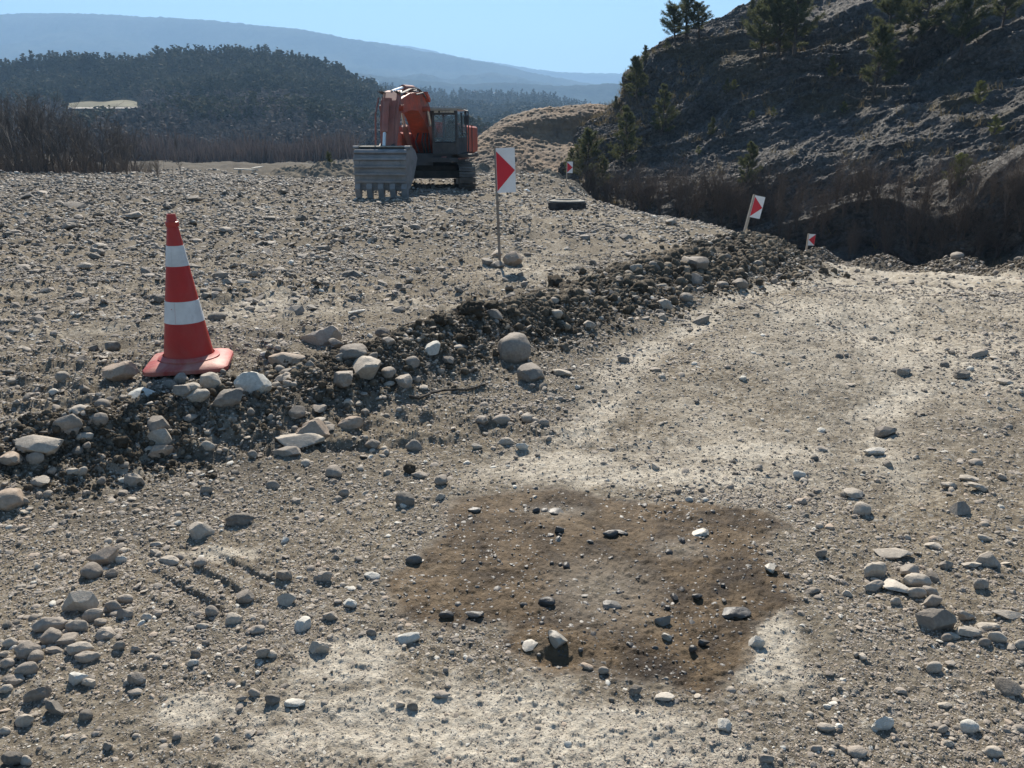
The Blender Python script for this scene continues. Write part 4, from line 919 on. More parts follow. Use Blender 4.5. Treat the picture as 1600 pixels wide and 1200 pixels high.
def crumple(name, u, v, D, wx, wz, lab, seed, mat):
    x, y, z = P(u, v, D); z = float(ground_z(np.array([x]), np.array([y]))[0]); V, F = ico(3); V = V.copy()
    V *= (1 + .9 * fbm3(V[:, 0] * 2 + seed, V[:, 1] * 2, V[:, 2] * 2, 3, seed, .7))[:, None]; V *= np.array([wx, wx * .6, wz])
    return tag(link(name, np_mesh(name, V, F, False, None, [mat]), None, (x, y, z + wz * .6)), lab, 'litter')
crumple('plastic_litter', 806, 298, 31, .30, .10, 'crumpled white plastic lying before the soil mounds', 5, M_bag)
crumple('plastic_litter', 822, 299, 30, .16, .08, 'smaller white plastic scrap right of the crumpled one', 9, M_bag)
x, y, z = P(385, 270, 72)
b = MB(); b.box((0, 0, .35), (2.1, .8, .10), rot=(.0, .05, .2)); b.box((-.6, .1, .15), (.1, .8, .3)); b.box((.7, 0, .12), (.1, .8, .3)); b.box((.9, .4, .52), (.9, .7, .06), rot=(.1, -.1, -.3))
tag(b.build('plank_pile', M_straw, None, loc=(x, y, float(ground_z(np.array([x]), np.array([y]))[0]) + .25)), 'pale planks lying on the riverbed far left of the excavator', 'planks')

# ================================================================== EXCAVATOR
EX = (-3.06, 30.6); EZ = float(ground_z(np.array([EX[0]]), np.array([EX[1] - 2]))[0])
ex = empty('excavator', (EX[0], EX[1], EZ - .03))
ex.scale = (.97, .97, .90)
tag(ex, 'faded orange tracked excavator resting its wide bucket on the gravel', 'excavator')
MU = Matrix.Rotation(rad(-98.5), 4, 'Z'); ML = Matrix.Rotation(rad(-83.3), 4, 'Z')
def track(sy):
    b = MB(); cy = sy * 1.24; Lh, Rr, zc = 1.95, .50, .54
    # core loop
    prof = [(Lh + Rr * .93 * math.cos(a), zc + Rr * .93 * math.sin(a)) for a in np.linspace(-math.pi / 2, math.pi / 2, 12)] + [(-Lh + Rr * .93 * math.cos(a), zc + Rr * .93 * math.sin(a)) for a in np.linspace(math.pi / 2, 1.5 * math.pi, 12)]
    b2 = MB(); b2.prism(prof, cy - .2, cy + .2, 'y', ML)
    t = b2.build('track', M_trk, ex)
    per = 2 * (2 * Lh) + 2 * math.pi * Rr; N = 48
    for i in range(N):
        s = i / N * per
        if s < 2 * Lh: px, pz, a = -Lh + s, zc + Rr, 0
        elif s < 2 * Lh + math.pi * Rr: q = (s - 2 * Lh) / Rr; px, pz, a = Lh + Rr * math.sin(q), zc + Rr * math.cos(q), q
        elif s < 4 * Lh + math.pi * Rr: q = s - 2 * Lh - math.pi * Rr; px, pz, a = Lh - q, zc - Rr, math.pi
        else: q = (s - 4 * Lh - math.pi * Rr) / Rr + math.pi; px, pz, a = -Lh + Rr * math.sin(q), zc + Rr * math.cos(q), q
        b.box((px, cy, pz), (per / N * .86, .60, .035), ML, (0, a, 0)); n_ = (math.sin(a), math.cos(a))
        b.box((px + n_[0] * .028, cy, pz + n_[1] * .028), (.022, .60, .03), ML, (0, a, 0))
    b.build('track_shoes', M_trk, t)
    b = MB(); b.box((0, cy, .56), (3.5, .34, .34), ML, ch=.04); b.build('track_frame', M_dk, t)
for sy in (1, -1): track(sy)
b = MB(); b.box((0, 0, .78), (2.0, 2.1, .55), ML, ch=.1); b.box((1.0, 0, .62), (.5, 2.2, .3), ML); b.box((-1.0, 0, .62), (.5, 2.2, .3), ML)
b.tube((0, 0, 1.0), (0, 0, 1.28), .75, .75, 28, M=ML); b.build('carbody', M_dk, ex)
b = MB(); b.box((-.55, -.1, 1.36), (5.1, 2.7, .20), MU, ch=.03); b.box((1.2, 1.65, 1.40), (1.3, .42, .06), MU); b.box((1.5, .95, 1.22), (1.5, 1.1, .16), MU)
b.box((1.98, .1, 1.20), (.12, .9, .4), MU); b.build('platform', M_dk, ex)
b = MB(); b.box((-1.15, -.02, 2.02), (2.9, 2.74, 1.12), MU, ch=.08); b.box((-.9, .2, 2.62), (1.6, 1.2, .16), MU, ch=.04); b.box((.1, 1.05, 2.0), (.6, .40, 1.1), MU, ch=.05)
bd = b.build('engine_hood', M_or, ex)
b = MB(); b.tube((-1.3, -.8, 2.6), (-1.3, -.8, 3.05), .07, .07, 10, M=MU); b.build('exhaust', M_dk, bd)
b = MB(); b.box((-2.95, -.24, 1.95), (.75, 2.3, 1.15), MU, ch=.16); b.build('counterweight', M_dk, ex)
b = MB(); b.box((1.15, -1.02, 1.86), (1.7, .78, .82), MU, ch=.06); b.build('tool_box', M_or, ex)
b = MB(); b.box((1.95, .98, 1.29), (.5, .18, .16), MU, (0, .3, 0)); b.box((1.2, 1.32, 1.26), (1.6, .5, .05), MU); b.build('fender', M_pink, ex)
# cab
def cab():
    x0, x1, y0, y1, z0, z1 = .35, 2.08, .56, 1.50, 1.44, 3.10
    b = MB()
    for (xx, yy) in ((x1 - .04, y0 + .04), (x1 - .04, y1 - .04), (x0 + .05, y0 + .04), (x0 + .05, y1 - .04)): b.box((xx, yy, (z0 + z1) / 2), (.09, .08, z1 - z0), MU, ch=.015)
    b.box(((x0 + x1) / 2, y1 - .035, 1.75), (x1 - x0 - .1, .05, .62), MU); b.box(((x0 + x1) / 2, y0 + .035, 1.75), (x1 - x0 - .1, .05, .62), MU)
    b.box((x1 - .05, (y0 + y1) / 2, 1.66), (.06, y1 - y0 - .1, .44), MU, ch=.02); b.box((x0 + .05, (y0 + y1) / 2, 1.85), (.06, y1 - y0 - .1, .8), MU)
    b.box((x1 - .03, (y0 + y1) / 2, z1 - .10), (.07, y1 - y0 - .06, .2), MU, ch=.02)
    b.box(((x0 + x1) / 2, (y0 + y1) / 2, z0 + .03), (x1 - x0, y1 - y0, .08), MU); b.box((1.25, y1 - .02, 2.45), (.06, .05, 1.1), MU)
    c = b.build('cab', M_dk, ex)
    b = MB(); b.box(((x0 + x1) / 2 + .05, (y0 + y1) / 2, z1 + .035), (x1 - x0 + .22, y1 - y0 + .06, .06), MU, ch=.02)
    for i in range(9): b.box(((x0 + x1) / 2 + .05, y0 + .06 + i * .11, z1 + .085), (x1 - x0 + .1, .05, .04), MU)
    b.box((x1 + .12, (y0 + y1) / 2, z1 + .0), (.05, y1 - y0 + .04, .10), MU, (0, .5, 0)); b.build('roof', M_roof, c)
    b = MB(); b.box((x1 - .02, (y0 + y1) / 2, 2.37), (.012, y1 - y0 - .16, .94), MU); b.build('windscreen', M_glass, c)
    b = MB(); b.box((.82, y1 - .02, 2.5), (.72, .012, .9), MU); b.box((1.64, y1 - .02, 2.5), (.68, .012, .9), MU); b.build('side_window', M_glass, c)
    b = MB(); b.box((x0 + .05, (y0 + y1) / 2, 2.6), (.012, y1 - y0 - .2, .7), MU); b.build('rear_window', M_glass, c)
    b = MB(); b.box((1.0, .98, 1.95), (.5, .5, .16), MU, ch=.05); b.box((.78, .98, 2.28), (.14, .46, .66), MU, (0, -.15, 0), ch=.06); b.box((.73, .98, 2.66), (.10, .26, .18), MU, (0, -.15, 0), ch=.04); b.build('seat', M_seat, c)
    b = MB(); b.box((x1 + .03, y0 + .18, z1 - .08), (.05, .14, .09), MU); b.box((x1 + .03, y1 - .18, z1 - .08), (.05, .14, .09), MU); b.build('work_lamp', M_lens, c)
    b = MB()
    for i in range(7): b.box((x1 + .012, y0 + .34 + i * .052, z1 - .09), (.012, .034, .055), MU)
    b.build('header_lettering', M_white, c)
    b = MB(); b.tube((x1 + .01, y0 + .12, 2.05), (x1 + .015, y0 + .30, 2.62), .012, .008, 5, M=MU); b.build('wiper', M_dk, c)
cab()
b = MB(); yy = 1.80
b.path([(1.6, yy - .25, 1.45), (1.6, yy, 1.5), (1.6, yy + .02, 2.9), (1.5, yy - .02, 3.05), (1.25, yy - .22, 3.10)], .022, 7, MU); b.path([(1.6, yy, 2.2), (1.3, yy - .28, 2.2)], .018, 6, MU)
hr = b.build('handrail', M_dk, ex); b = MB(); b.path([(.2, 1.45, 1.5), (.2, 1.66, 1.5), (.2, 1.66, 2.55), (.2, 1.5, 2.6)], .02, 6, MU)
b.build('handrail', M_dk, ex); b = MB(); b.box((1.62, yy - .06, 2.72), (.05, .16, .34), MU, ch=.02); b.build('mirror', M_dk, hr)
# boom with tapering width
def tapered(name, up, lo, wid, mat, parent):
    """up/lo: lists of (x,z) pairs along the arm, wid: half width at each"""
    b = MB(); n = len(up); vs = []
    for (xu, zu), (xl, zl), w_ in zip(up, lo, wid): vs += [(xu, -w_, zu), (xu, w_, zu), (xl, w_, zl), (xl, -w_, zl)]
    fs = [[0, 1, 2, 3], [4 * n - 4, 4 * n - 1, 4 * n - 2, 4 * n - 3]]
    for k in range(n - 1):
        for i in range(4): j = (i + 1) % 4; fs.append([4 * k + i, 4 * k + j, 4 * k + 4 + j, 4 * k + 4 + i])
    b.add(vs, fs, MU); return b, b
b, _ = tapered('boom', [(.15, 2.05), (1.0, 2.90), (1.9, 3.50), (2.7, 3.70), (3.6, 3.60), (4.5, 3.40), (5.2, 3.22)], [(.55, 1.55), (1.6, 2.25), (2.3, 2.72), (2.9, 3.02), (3.7, 3.02), (4.5, 2.90), (5.15, 2.82)], [.36, .34, .31, .29, .27, .25, .23], M_or, ex)
b.box((1.95, 0, 3.56), (.5, .9, .14), MU, (0, -.5, 0)); b.tube((2.3, -.55, 3.1), (2.3, .55, 3.1), .10, .10, 12, M=MU); b.tube((5.05, -.40, 3.02), (5.05, .40, 3.02), .11, .11, 14, M=MU)
bm_ = b.build('boom', M_or, ex)
b = MB()
for yy in (-.50, .50): MB().tube((1.35, yy, 1.55), (2.0, yy * .98, 2.5), .11, .11, 12, M=MU).build('hydraulic_cylinder', M_pink, bm_)
b.tube((2.5, 0, 3.84), (3.7, 0, 3.78), .11, .11, 12, M=MU); b.box((2.45, 0, 3.74), (.25, .2, .3), MU); bc = b.build('hydraulic_cylinder', M_pink, bm_)
for yy in (-.50, .50): MB().tube((2.0, yy * .98, 2.5), (2.35, yy * .97, 3.1), .055, .055, 10, M=MU).build('piston_rod', M_chr, bm_)
b = MB(); b.tube((3.7, 0, 3.78), (5.0, 0, 3.56), .055, .055, 10, M=MU); b.build('piston_rod', M_chr, bm_)
b = MB()
for k, yy in enumerate((-.30, -.24, -.18, .2, .26)):
    MB().path([(1.2, yy, 3.2), (1.9, yy, 3.62 + .02 * k), (2.7, yy, 3.82), (3.6, yy, 3.74), (4.6, yy, 3.54), (5.0, yy * 1.1, 3.5), (5.45, yy * 1.1, 3.55)], .024, 6, MU).build('hydraulic_hose', M_dk, bm_)
for k, yy in enumerate((.1, .2, .32, -.1)): MB().path([(1.5, yy, 1.5), (1.9, yy * 1.2, 1.9), (1.6, yy, 2.2), (1.45, yy * .8, 2.3)], .032, 6, MU).build('hydraulic_hose', M_dk, bm_)
b = MB(); b.path([(2.2, .40, 3.5), (2.75, .44, 3.66), (3.5, .40, 3.55)], .03, 8, MU); b.box((1.7, .41, 2.9), (.3, .05, .5), MU, (0, -.7, 0)); b.build('side_bracket', M_dk, bm_)
b = MB(); b.box((2.6, .12, 3.75), (.7, .2, .05), MU, (0, .1, 0)); b.box((3.9, -.08, 3.57), (1.0, .3, .02), MU, (0, .29, 0)); b.build('painted_sunlit_top', M_roof, bm_)  # pale plates paint sunlight on the boom's upper face
b, _ = tapered('arm', [(4.75, 3.62), (5.05, 3.56), (5.45, 3.25), (5.70, 2.5), (5.86, 1.45)], [(4.70, 3.40), (4.78, 3.0), (4.95, 2.75), (5.25, 2.2), (5.55, 1.35)], [.22, .24, .25, .23, .20], M_pink, ex)
am = b.build('arm', M_pink, ex)
b = MB(); b.tube((5.65, 0, 3.20), (5.98, 0, 2.2), .10, .10, 12, M=MU); b.box((5.5, 0, 3.2), (.3, .2, .25), MU)
b.path([(5.3, -.36, 3.35), (5.65, -.38, 2.8), (5.85, -.36, 1.8)], .03, 6, MU); b.path([(5.3, .32, 3.35), (5.6, .32, 2.8), (5.8, .3, 1.9)], .03, 6, MU); b.build('bucket_cylinder', M_pink, am)
b = MB(); b.tube((5.98, 0, 2.2), (6.1, 0, 1.75), .055, .055, 10, M=MU); b.build('piston_rod', M_chr, am)
b = MB(); b.box((5.95, -.2, 1.62), (.55, .08, .2), MU, (0, .5, 0)); b.box((5.95, .2, 1.62), (.55, .08, .2), MU, (0, .5, 0)); b.build('linkage', M_dk, am)
# bucket: curved shell, back to the camera, teeth on the ground
HWb = .82; pr = [(5.3, 1.35), (5.5, 1.58), (5.8, 1.70), (6.15, 1.72), (6.42, 1.64), (6.56, 1.45), (6.62, 1.20), (6.63, .90), (6.60, .60), (6.54, .38)]
b = MB(); n = len(pr); cen = (5.5, .8); inn = [(a + (cen[0] - a) * .06, c + (cen[1] - c) * .06) for a, c in pr]
vs = []
for (a, c), (a2, c2) in zip(pr, inn): vs += [(a, -HWb, c), (a, HWb, c), (a2, HWb, c2), (a2, -HWb, c2)]
fs = [[0, 1, 2, 3], [4 * n - 4, 4 * n - 1, 4 * n - 2, 4 * n - 3]]
for k in range(n - 1):
    for i in range(4): j = (i + 1) % 4; fs.append([4 * k + i, 4 * k + j, 4 * k + 4 + j, 4 * k + 4 + i])
b.add(vs, fs, MU)
side = pr + [(6.3, .34), (5.85, .65), (5.5, 1.05)]
for y0 in (-HWb - .03, HWb - .02): b.prism(side, y0, y0 + .05, 'y', MU)
bk_ = b.build('bucket', M_bk, ex)
b = MB()
for (a, c, an, hh) in ((6.50, 1.56, -.65, .13), (6.59, 1.33, -.25, .09), (6.628, 1.08, -.05, .08), (6.628, .84, .05, .08), (6.59, .60, .12, .10)):
    b.box((a + .035, 0, c), (.09, 2 * HWb + .07, hh), MU, (0, an, 0), ch=.012)
for yy in (-.76, .76): b.box((6.62, yy, 1.02), (.03, .18, .8), MU, (0, .02, 0), ch=.01)
for yy in (-.84, .84): b.tube((6.34, yy - .09, 1.70), (6.34, yy + .09, 1.70), .07, .07, 10, M=MU)
b.build('wear_strip', M_bk, bk_)
b = MB(); b.box((6.08, 0, 1.735), (.62, 1.66, .03), MU, (0, .03, 0)); b.build('top_plate', M_dusty, bk_)
b = MB(); b.box((6.53, 0, .38), (.10, 2 * HWb + .08, .14), MU, (0, .3, 0)); b.build('cutting_lip', M_bk, bk_)
for k in range(5):
    yy = -.76 + k * .38; b = MB(); b.prism([(6.62, .58), (6.68, .36), (6.60, .0), (6.52, .0), (6.46, .35), (6.48, .5)], yy - .09, yy + .09, 'y', MU); b.build('tooth', M_bk, bk_)

# ================================================================== far houses
M_wall = simple('house_wall', (.62, .60, .56), .9); M_tile = simple('house_roof', (.30, .16, .11), .9); M_win = simple('house_window', (.04, .045, .05), .3)
def at_grid(G, u, v):
    U, V, Dp = proj(G[..., 0], G[..., 1], G[..., 2]); d = (U - u) ** 2 + (V - v) ** 2; k = d < max(30, d.min() + 5); Dm = np.where(k, Dp, 1e9); i = np.unravel_index(np.argmin(Dm), Dm.shape); return tuple(float(a) for a in G[i])
HL = [(745, 147, 'leftmost white house of the hamlet beyond the excavator cab'), (764, 149, 'long white house left of the middle of the far hamlet'), (774, 151, 'low white house in the middle of the far hamlet'), (784, 149, 'white house just right of the middle of the far hamlet'),
      (797, 150, 'rightmost white house of the far hamlet above the cut bank'), (590, 129, 'lone white house on the far ridge left of the excavator boom'), (558, 126, 'pale house farthest left on the distant ridge')]
for k, (u, v, lab) in enumerate(HL):
    x, y, z = at_grid(W3[:86], u, v + 2); s = 1.0 + .25 * (k % 3)
    h_ = tag(empty('house', (x, y, z - 1 + 8), rad(20 * k)), lab, 'house', 'white houses of the far hamlet')
    b = MB(); b.box((0, 0, 1.0 * s), (10 * s, 7 * s, 6 * s)); b.prism([(-3.5 * s, 4 * s), (3.5 * s, 4 * s), (0, 6 * s)], -5 * s, 5 * s, 'x'); b.build('wall', M_wall, h_)
    b = MB(); 
    for sg in (1, -1): b.box((0, sg * 1.9 * s, 5.1 * s), (10.8 * s, 4.6 * s, .25), None, (-sg * rad(29.7), 0, 0))
    b.build('roof', M_tile, h_)
    for xx in (-3, 0, 3): b = MB(); b.box((xx * s, -3.5 * s, 1.8 * s), (1.3 * s, .14, 1.5 * s)); b.build('window', M_win, h_)

# ================================================================== VEGETATION
def leafmat(name, lo, hi, trans=.15, rough=.7):
    m, t, bs = newmat(name); q = NT(t); v = q.attr('tint')
    c = q.ramp(v, [(0, lo), (1, hi)]); q.L.new(c, bs.inputs['Base Color']); bs.inputs['Roughness'].default_value = rough; bs.inputs['Specular IOR Level'].default_value = .2
    tr = q.n('ShaderNodeBsdfTranslucent'); q.L.new(c, tr.inputs[0]); mx = q.n('ShaderNodeMixShader'); mx.inputs[0].default_value = trans
    q.L.new(bs.outputs[0], mx.inputs[1]); q.L.new(tr.outputs[0], mx.inputs[2]); q.L.new(mx.outputs[0], t.nodes['Material Output'].inputs[0]); return m
M_needle = leafmat('pine_needles', (.038, .052, .024), (.15, .155, .068), .36)
M_needleY = leafmat('yellow_green_needles', (.07, .085, .025), (.20, .21, .07), .35)
M_far = leafmat('far_conifer', (.018, .030, .017), (.085, .082, .045), .1, 1)
M_bark = simple('pine_bark', (.075, .06, .05), .95, nscale=5, var=.35)
M_bare = simple('bare_bark', (.085, .076, .07), .95, nscale=2, var=.3)
M_brush = leafmat('bare_brush', (.075, .060, .050), (.20, .16, .132), .1, 1)
M_red_brush = leafmat('willow_twigs', (.085, .06, .05), (.17, .13, .11), .1, 1)
M_dry = leafmat('dry_grass', (.10, .08, .045), (.26, .21, .12), .3, 1)
def quads(C, A, B):
    """C centre, A half-length, B half-width vectors -> verts/faces of quads"""
    n = len(C); V = np.stack([C - A - B, C - A + B, C + A + B * .3, C + A - B * .3], 1).reshape(-1, 3); F = np.arange(4 * n).reshape(n, 4); return V, F
def tubes_mesh(segs, n=3):
    """segs: (p0,p1,r0,r1) arrays -> verts/faces"""
    p0 = np.array([s[0] for s in segs], float); p1 = np.array([s[1] for s in segs], float); r0 = np.array([s[2] for s in segs]); r1 = np.array([s[3] for s in segs])
    d = p1 - p0; d /= np.linalg.norm(d, axis=1, keepdims=True) + 1e-9
    a = np.cross(d, np.array([.31, .22, .92])); a /= np.linalg.norm(a, axis=1, keepdims=True) + 1e-9; b = np.cross(d, a); V = []
    for p, r in ((p0, r0), (p1, r1)):
        for k in range(n):
            t = 2 * math.pi * k / n; V.append(p + (a * math.cos(t) + b * math.sin(t)) * r[:, None])
    V = np.stack(V, 1); m = len(segs); base = (np.arange(m) * 2 * n)[:, None]; F = []
    for k in range(n): F.append(base + np.array([k, (k + 1) % n, n + (k + 1) % n, n + k]))
    return V.reshape(-1, 3), np.concatenate(F)
def pine_parts(seed, H, spread=.36, open_=.5, mat=None, start=.12):
    g_ = np.random.default_rng(seed); segs = []; tips = []
    lean = g_.normal(0, .03, 2); tp = lambda f: np.array([lean[0] * H * f + .02 * H * math.sin(3 * f + seed), lean[1] * H * f, H * f])
    for k in range(10): segs.append((tp(k / 10), tp((k + 1) / 10), .026 * H * (1 - .85 * k / 10), .026 * H * (1 - .85 * (k + 1) / 10)))
    nw = int(11 + 5 * g_.random())
    for k in range(nw):
        f = start + (1 - start) * (k + g_.random() * .5) / nw; L0 = H * spread * ((1 - f) ** .65) * (1.05 if f > start + .1 else .8) + .04 * H
        for j in range(g_.integers(3, 6)):
            a = g_.uniform(0, 6.28); L = L0 * g_.uniform(.55, 1.2); up = g_.uniform(.05, .45) + .5 * f; p = tp(f); d = np.array([math.cos(a), math.sin(a), up]); d /= np.linalg.norm(d)
            prev = p
            for q in range(5):
                nx = prev + d * L / 5; segs.append((prev, nx, .007 * H * (1 - q / 6), .007 * H * (1 - (q + 1) / 6))); d = d + np.array([0, 0, .08]) + g_.normal(0, .08, 3); d /= np.linalg.norm(d)
                if q >= 1 or L < .12 * H:
                    for _ in range(3):
                        sd = d + g_.normal(0, .55, 3); sd[2] = abs(sd[2]) * .7 + .15; sd /= np.linalg.norm(sd); tl = L * g_.uniform(.12, .3); tips.append((nx, nx + sd * tl))
                prev = nx
            tips.append((prev - d * L * .1, prev + d * L * .1))
    tips.append((tp(.93), tp(1.03)))
    C, A, B, T = [], [], [], []; S = H * .022
    for p, q in tips:
        for k in range(int(17 + 8 * open_)):
            f = g_.random(); c = p + (q - p) * f; dd = (q - p) / (np.linalg.norm(q - p) + 1e-9) * .7 + g_.normal(0, .6, 3); dd /= np.linalg.norm(dd); l = S * g_.uniform(.7, 1.3)
            sdv = np.cross(dd, g_.normal(0, 1, 3)); sdv /= np.linalg.norm(sdv) + 1e-9
            C.append(c + dd * l); A.append(dd * l); B.append(sdv * l * .115); T.append(g_.random() * .7 + .3 * f)
    V, F = quads(np.array(C), np.array(A), np.array(B))
    tv, tf = tubes_mesh(segs, 5); kz = H / V[:, 2].max(); V *= kz; tv *= kz
    return np_mesh('trunk', tv, tf, True, None, [M_bark]), np_mesh('crown', V, F, False, {'tint': np.repeat(T, 4)}, [mat or M_needle])
PINES = [pine_parts(11 + i, 5.0, sp_, .5, None, st) for i, (sp_, st) in enumerate([(.34, .10), (.30, .05), (.42, .25), (.36, .14), (.28, .04)])]
PINEY = [pine_parts(31 + i, 2.0, .42, .8, M_needleY, .02) for i in range(2)]
def put_tree(name, proto, loc, sc, rz, lab, cat, grp):
    r = empty(name, loc, rz); r.scale = (sc * random.uniform(.92, 1.12),) * 2 + (sc,)
    tag(r, lab, cat, grp); link('trunk', proto[0], r)
    if proto[1] is not None: link('crown', proto[1], r)
    return r
random.seed(5)
PL = [(1054, 66, 50, 2, 'spreading pine on the skyline, left one of the tallest pair'), (1069, 62, 72, 3, 'tallest pine on the skyline with its bare trunk in view'), (1091, 56, 44, 2, 'pine on the skyline just right of the tallest one'), (1008, 91, 24, 4, 'tiny pine on the skyline above the overhanging ledge'),
      (1040, 73, 14, 1, 'dwarf pine at the foot of the tallest skyline pair'), (991, 100, 12, 0, 'dwarf pine at the very tip of the rocky brow'), (1172, 27, 28, 4, 'small lone pine on the skyline right of the tall pair'), (1158, 33, 12, 1, 'dwarf pine left of the small lone skyline pine'), (1218, 6, 20, 3, 'small pine where the hill skyline leaves the picture'),
      (992, 158, 62, 0, 'pine growing beside the overhanging ledge on the left brow'), (958, 168, 20, 3, 'tiny pine on the lowest left spur of the hill'), (1037, 206, 70, 1, 'slender pine in the middle of the left hillside'), (972, 256, 84, 1, 'tall slender pine low on the left flank of the hill'), (914, 288, 84, 0, 'dense dark pine at the foot of the hill by the farthest sign'),
      (944, 290, 46, 4, 'small dark pine between two taller ones at the hill foot'), (893, 268, 40, 4, 'small pine left of the dense dark one at the hill foot'), (1166, 284, 62, 4, 'narrow pine on the ledge above the leaning arrow sign'), (1186, 92, 74, 3, 'leftmost pine of the grove near the hill top'), (1212, 88, 96, 0, 'middle pine of the grove near the hill top'), (1238, 82, 92, 3, 'rightmost pine of the grove near the hill top'),
      (1358, 152, 86, 2, 'wide pine below the leaning one at the upper right'), (1427, 106, 118, 2, 'large leaning pine at the top right of the hillside'), (1496, 84, 92, 3, 'pine right of the large leaning one at the top right'), (1382, 66, 80, 0, 'pine left of the large leaning one at the top right'), (1560, 40, 60, 3, 'pine cut by the top edge near the right corner'), (1135, 140, 22, 1, 'dwarf pine on the dark upper face of the hill'), (1300, 118, 26, 4, 'dwarf pine under the grove on the right slope'), (1108, 205, 26, 4, 'dwarf pine on the grey slope right of the slender one')]
for k, (u, v, hp_, pi_, lab) in enumerate(PL):
    hp_ *= 1.28 if u > 1180 else 1.08
    x, y, z = hill_at(u, v); _, _, dep = proj(x, y, z); h = hp_ * dep / FPX
    o = put_tree('pine_tree', PINES[pi_], (x, y - .1, z - .12), h / 5.0, random.uniform(0, 6.28), lab, 'pine tree', 'pines on the rocky hillside')
    if v < 75 and u < 1100: o.scale = (o.scale[0] * 1.35, o.scale[1] * 1.35, o.scale[2] * 1.1)
    if u == 1427: o.rotation_euler = (0, rad(9), 1.0)
for k, (u, v, hp_, lab) in enumerate([(1525, 158, 38, 'yellow green bush on the dark rock at the right'), (1548, 206, 32, 'yellow green bush below and right of its larger twin'), (1491, 288, 54, 'bright green young pine on the dark face at right'), (1316, 170, 18, 'low spreading olive bush under the wide pine'), (1143, 140, 16, 'small olive bush on the upper left slope'), (1205, 178, 16, 'small yellowish bush mid slope above the scree'), (1175, 182, 14, 'smallest yellowish bush left of the one mid slope'), (1090, 236, 14, 'small olive bush on the lower left scree')]):
    x, y, z = hill_at(u, v); _, _, dep = proj(x, y, z); h = hp_ * dep / FPX
    put_tree('bush', PINEY[k % 2], (x, y - .1, z - .1), h / 2.0, random.uniform(0, 6.28), lab, 'bush', 'green bushes on the rocky hillside')
# bare trees and shrubs
def bare_parts(seed, H, depth=4, n0=3, spread=.5, mat=None, r0=.017):
    g_ = np.random.default_rng(seed); segs = []
    def grow(p, d, L, r, lev):
        k = 4; q = p
        for i in range(k):
            nx = q + d * L / k; segs.append((q, nx, r * (1 - .5 * i / k), r * (1 - .5 * (i + 1) / k)))
            if lev > 0:
                for _ in range(g_.integers(1, 3)):
                    a = d + g_.normal(0, spread, 3); a[2] = a[2] * .8 + .35; a /= np.linalg.norm(a)
                    if i > 0 or lev < depth: grow(nx, a, L * g_.uniform(.35, .6), max(r * .45, H * .0028), lev - 1)
            q = nx; d = d + g_.normal(0, .07, 3) + np.array([0, 0, .05]); d /= np.linalg.norm(d)
    for s in range(n0):
        d = np.array([g_.normal(0, .13), g_.normal(0, .13), 1]); d /= np.linalg.norm(d); grow(np.array([g_.normal(0, .02 * H), g_.normal(0, .02 * H), 0]), d, H * g_.uniform(.75, 1), H * r0, depth - 1)
    V, F = tubes_mesh(segs, 3); V *= H / V[:, 2].max(); return np_mesh('branches', V, F, True, {'tint': g_.random(len(V))}, [mat or M_bare])
BT = [bare_parts(60 + i, 6.0, 4, n, sp_) for i, (n, sp_) in enumerate([(1, .5), (2, .45), (3, .4), (2, .55), (1, .4)])]
BS = [bare_parts(80 + i, 2.0, 3, 12, .55, M_brush, .007) for i in range(4)]
def put_bare(name, me, loc, sc, lab, cat, grp):
    o = link(name, me, None, loc); o.scale = (sc * random.uniform(.9, 1.2),) * 2 + (sc,); o.rotation_euler = (0, 0, random.uniform(0, 6.28)); return tag(o, lab, cat, grp)
def gz1(x, y): return float(ground_z(np.array([x]), np.array([y]))[0])
random.seed(8)
for k in range(42):
    u = -30 + k * 5.9 + random.uniform(-3, 3); D = random.uniform(50, 62); x, y, _ = P(u, 262, D); z = gz1(x, y)
    top = np.interp(u, [-30, 60, 90, 140, 215], [140, 140, 150, 172, 190]) + random.uniform(-6, 22); dep = proj(x, y, z)[2]; vb = proj(x, y, z)[1]
    put_bare('bare_tree', BT[k % 5], (x, y, z - .1), (vb - top) * dep / FPX / 6.0, 'leafless grey tree in the thicket at the left edge of the river bed', 'tree', 'leafless trees in the thicket at the left')
for k, (u, vt, D, lab) in enumerate([(162, 168, 50, 'tall thin leafless tree standing in front of the left thicket'), (196, 196, 52, 'thin leafless sapling right of the tall thin tree'), (208, 200, 53, 'second thin leafless sapling right of the tall thin tree'), (279, 203, 50, 'lone small leafless tree right of the left thicket'), (122, 176, 54, 'leafless tree with a pale fork left of the tall thin one'), (24, 150, 50, 'dark leafless trunk rising at the far left')]):
    x, y, _ = P(u, 262, D); z = gz1(x, y); dep = proj(x, y, z)[2]; vb = proj(x, y, z)[1]; put_bare('bare_tree', BT[(0, 4)[k % 2]], (x, y, z - .1), (vb - vt) * dep / FPX / 5.6, lab, 'tree', 'leafless trees before the thicket')
for k in range(16):
    u = 222 + k * 5.4; v = random.uniform(176, 188); x, y, z = at_grid(W1, u, v); dep = proj(x, y, z)[2]
    put_bare('bare_tree', BT[k % 5], (x, y, z), random.uniform(30, 44) * dep / FPX / 6.0, 'pale leafless poplar in the row below the wooded hill', 'tree', 'pale poplars below the wooded hill')
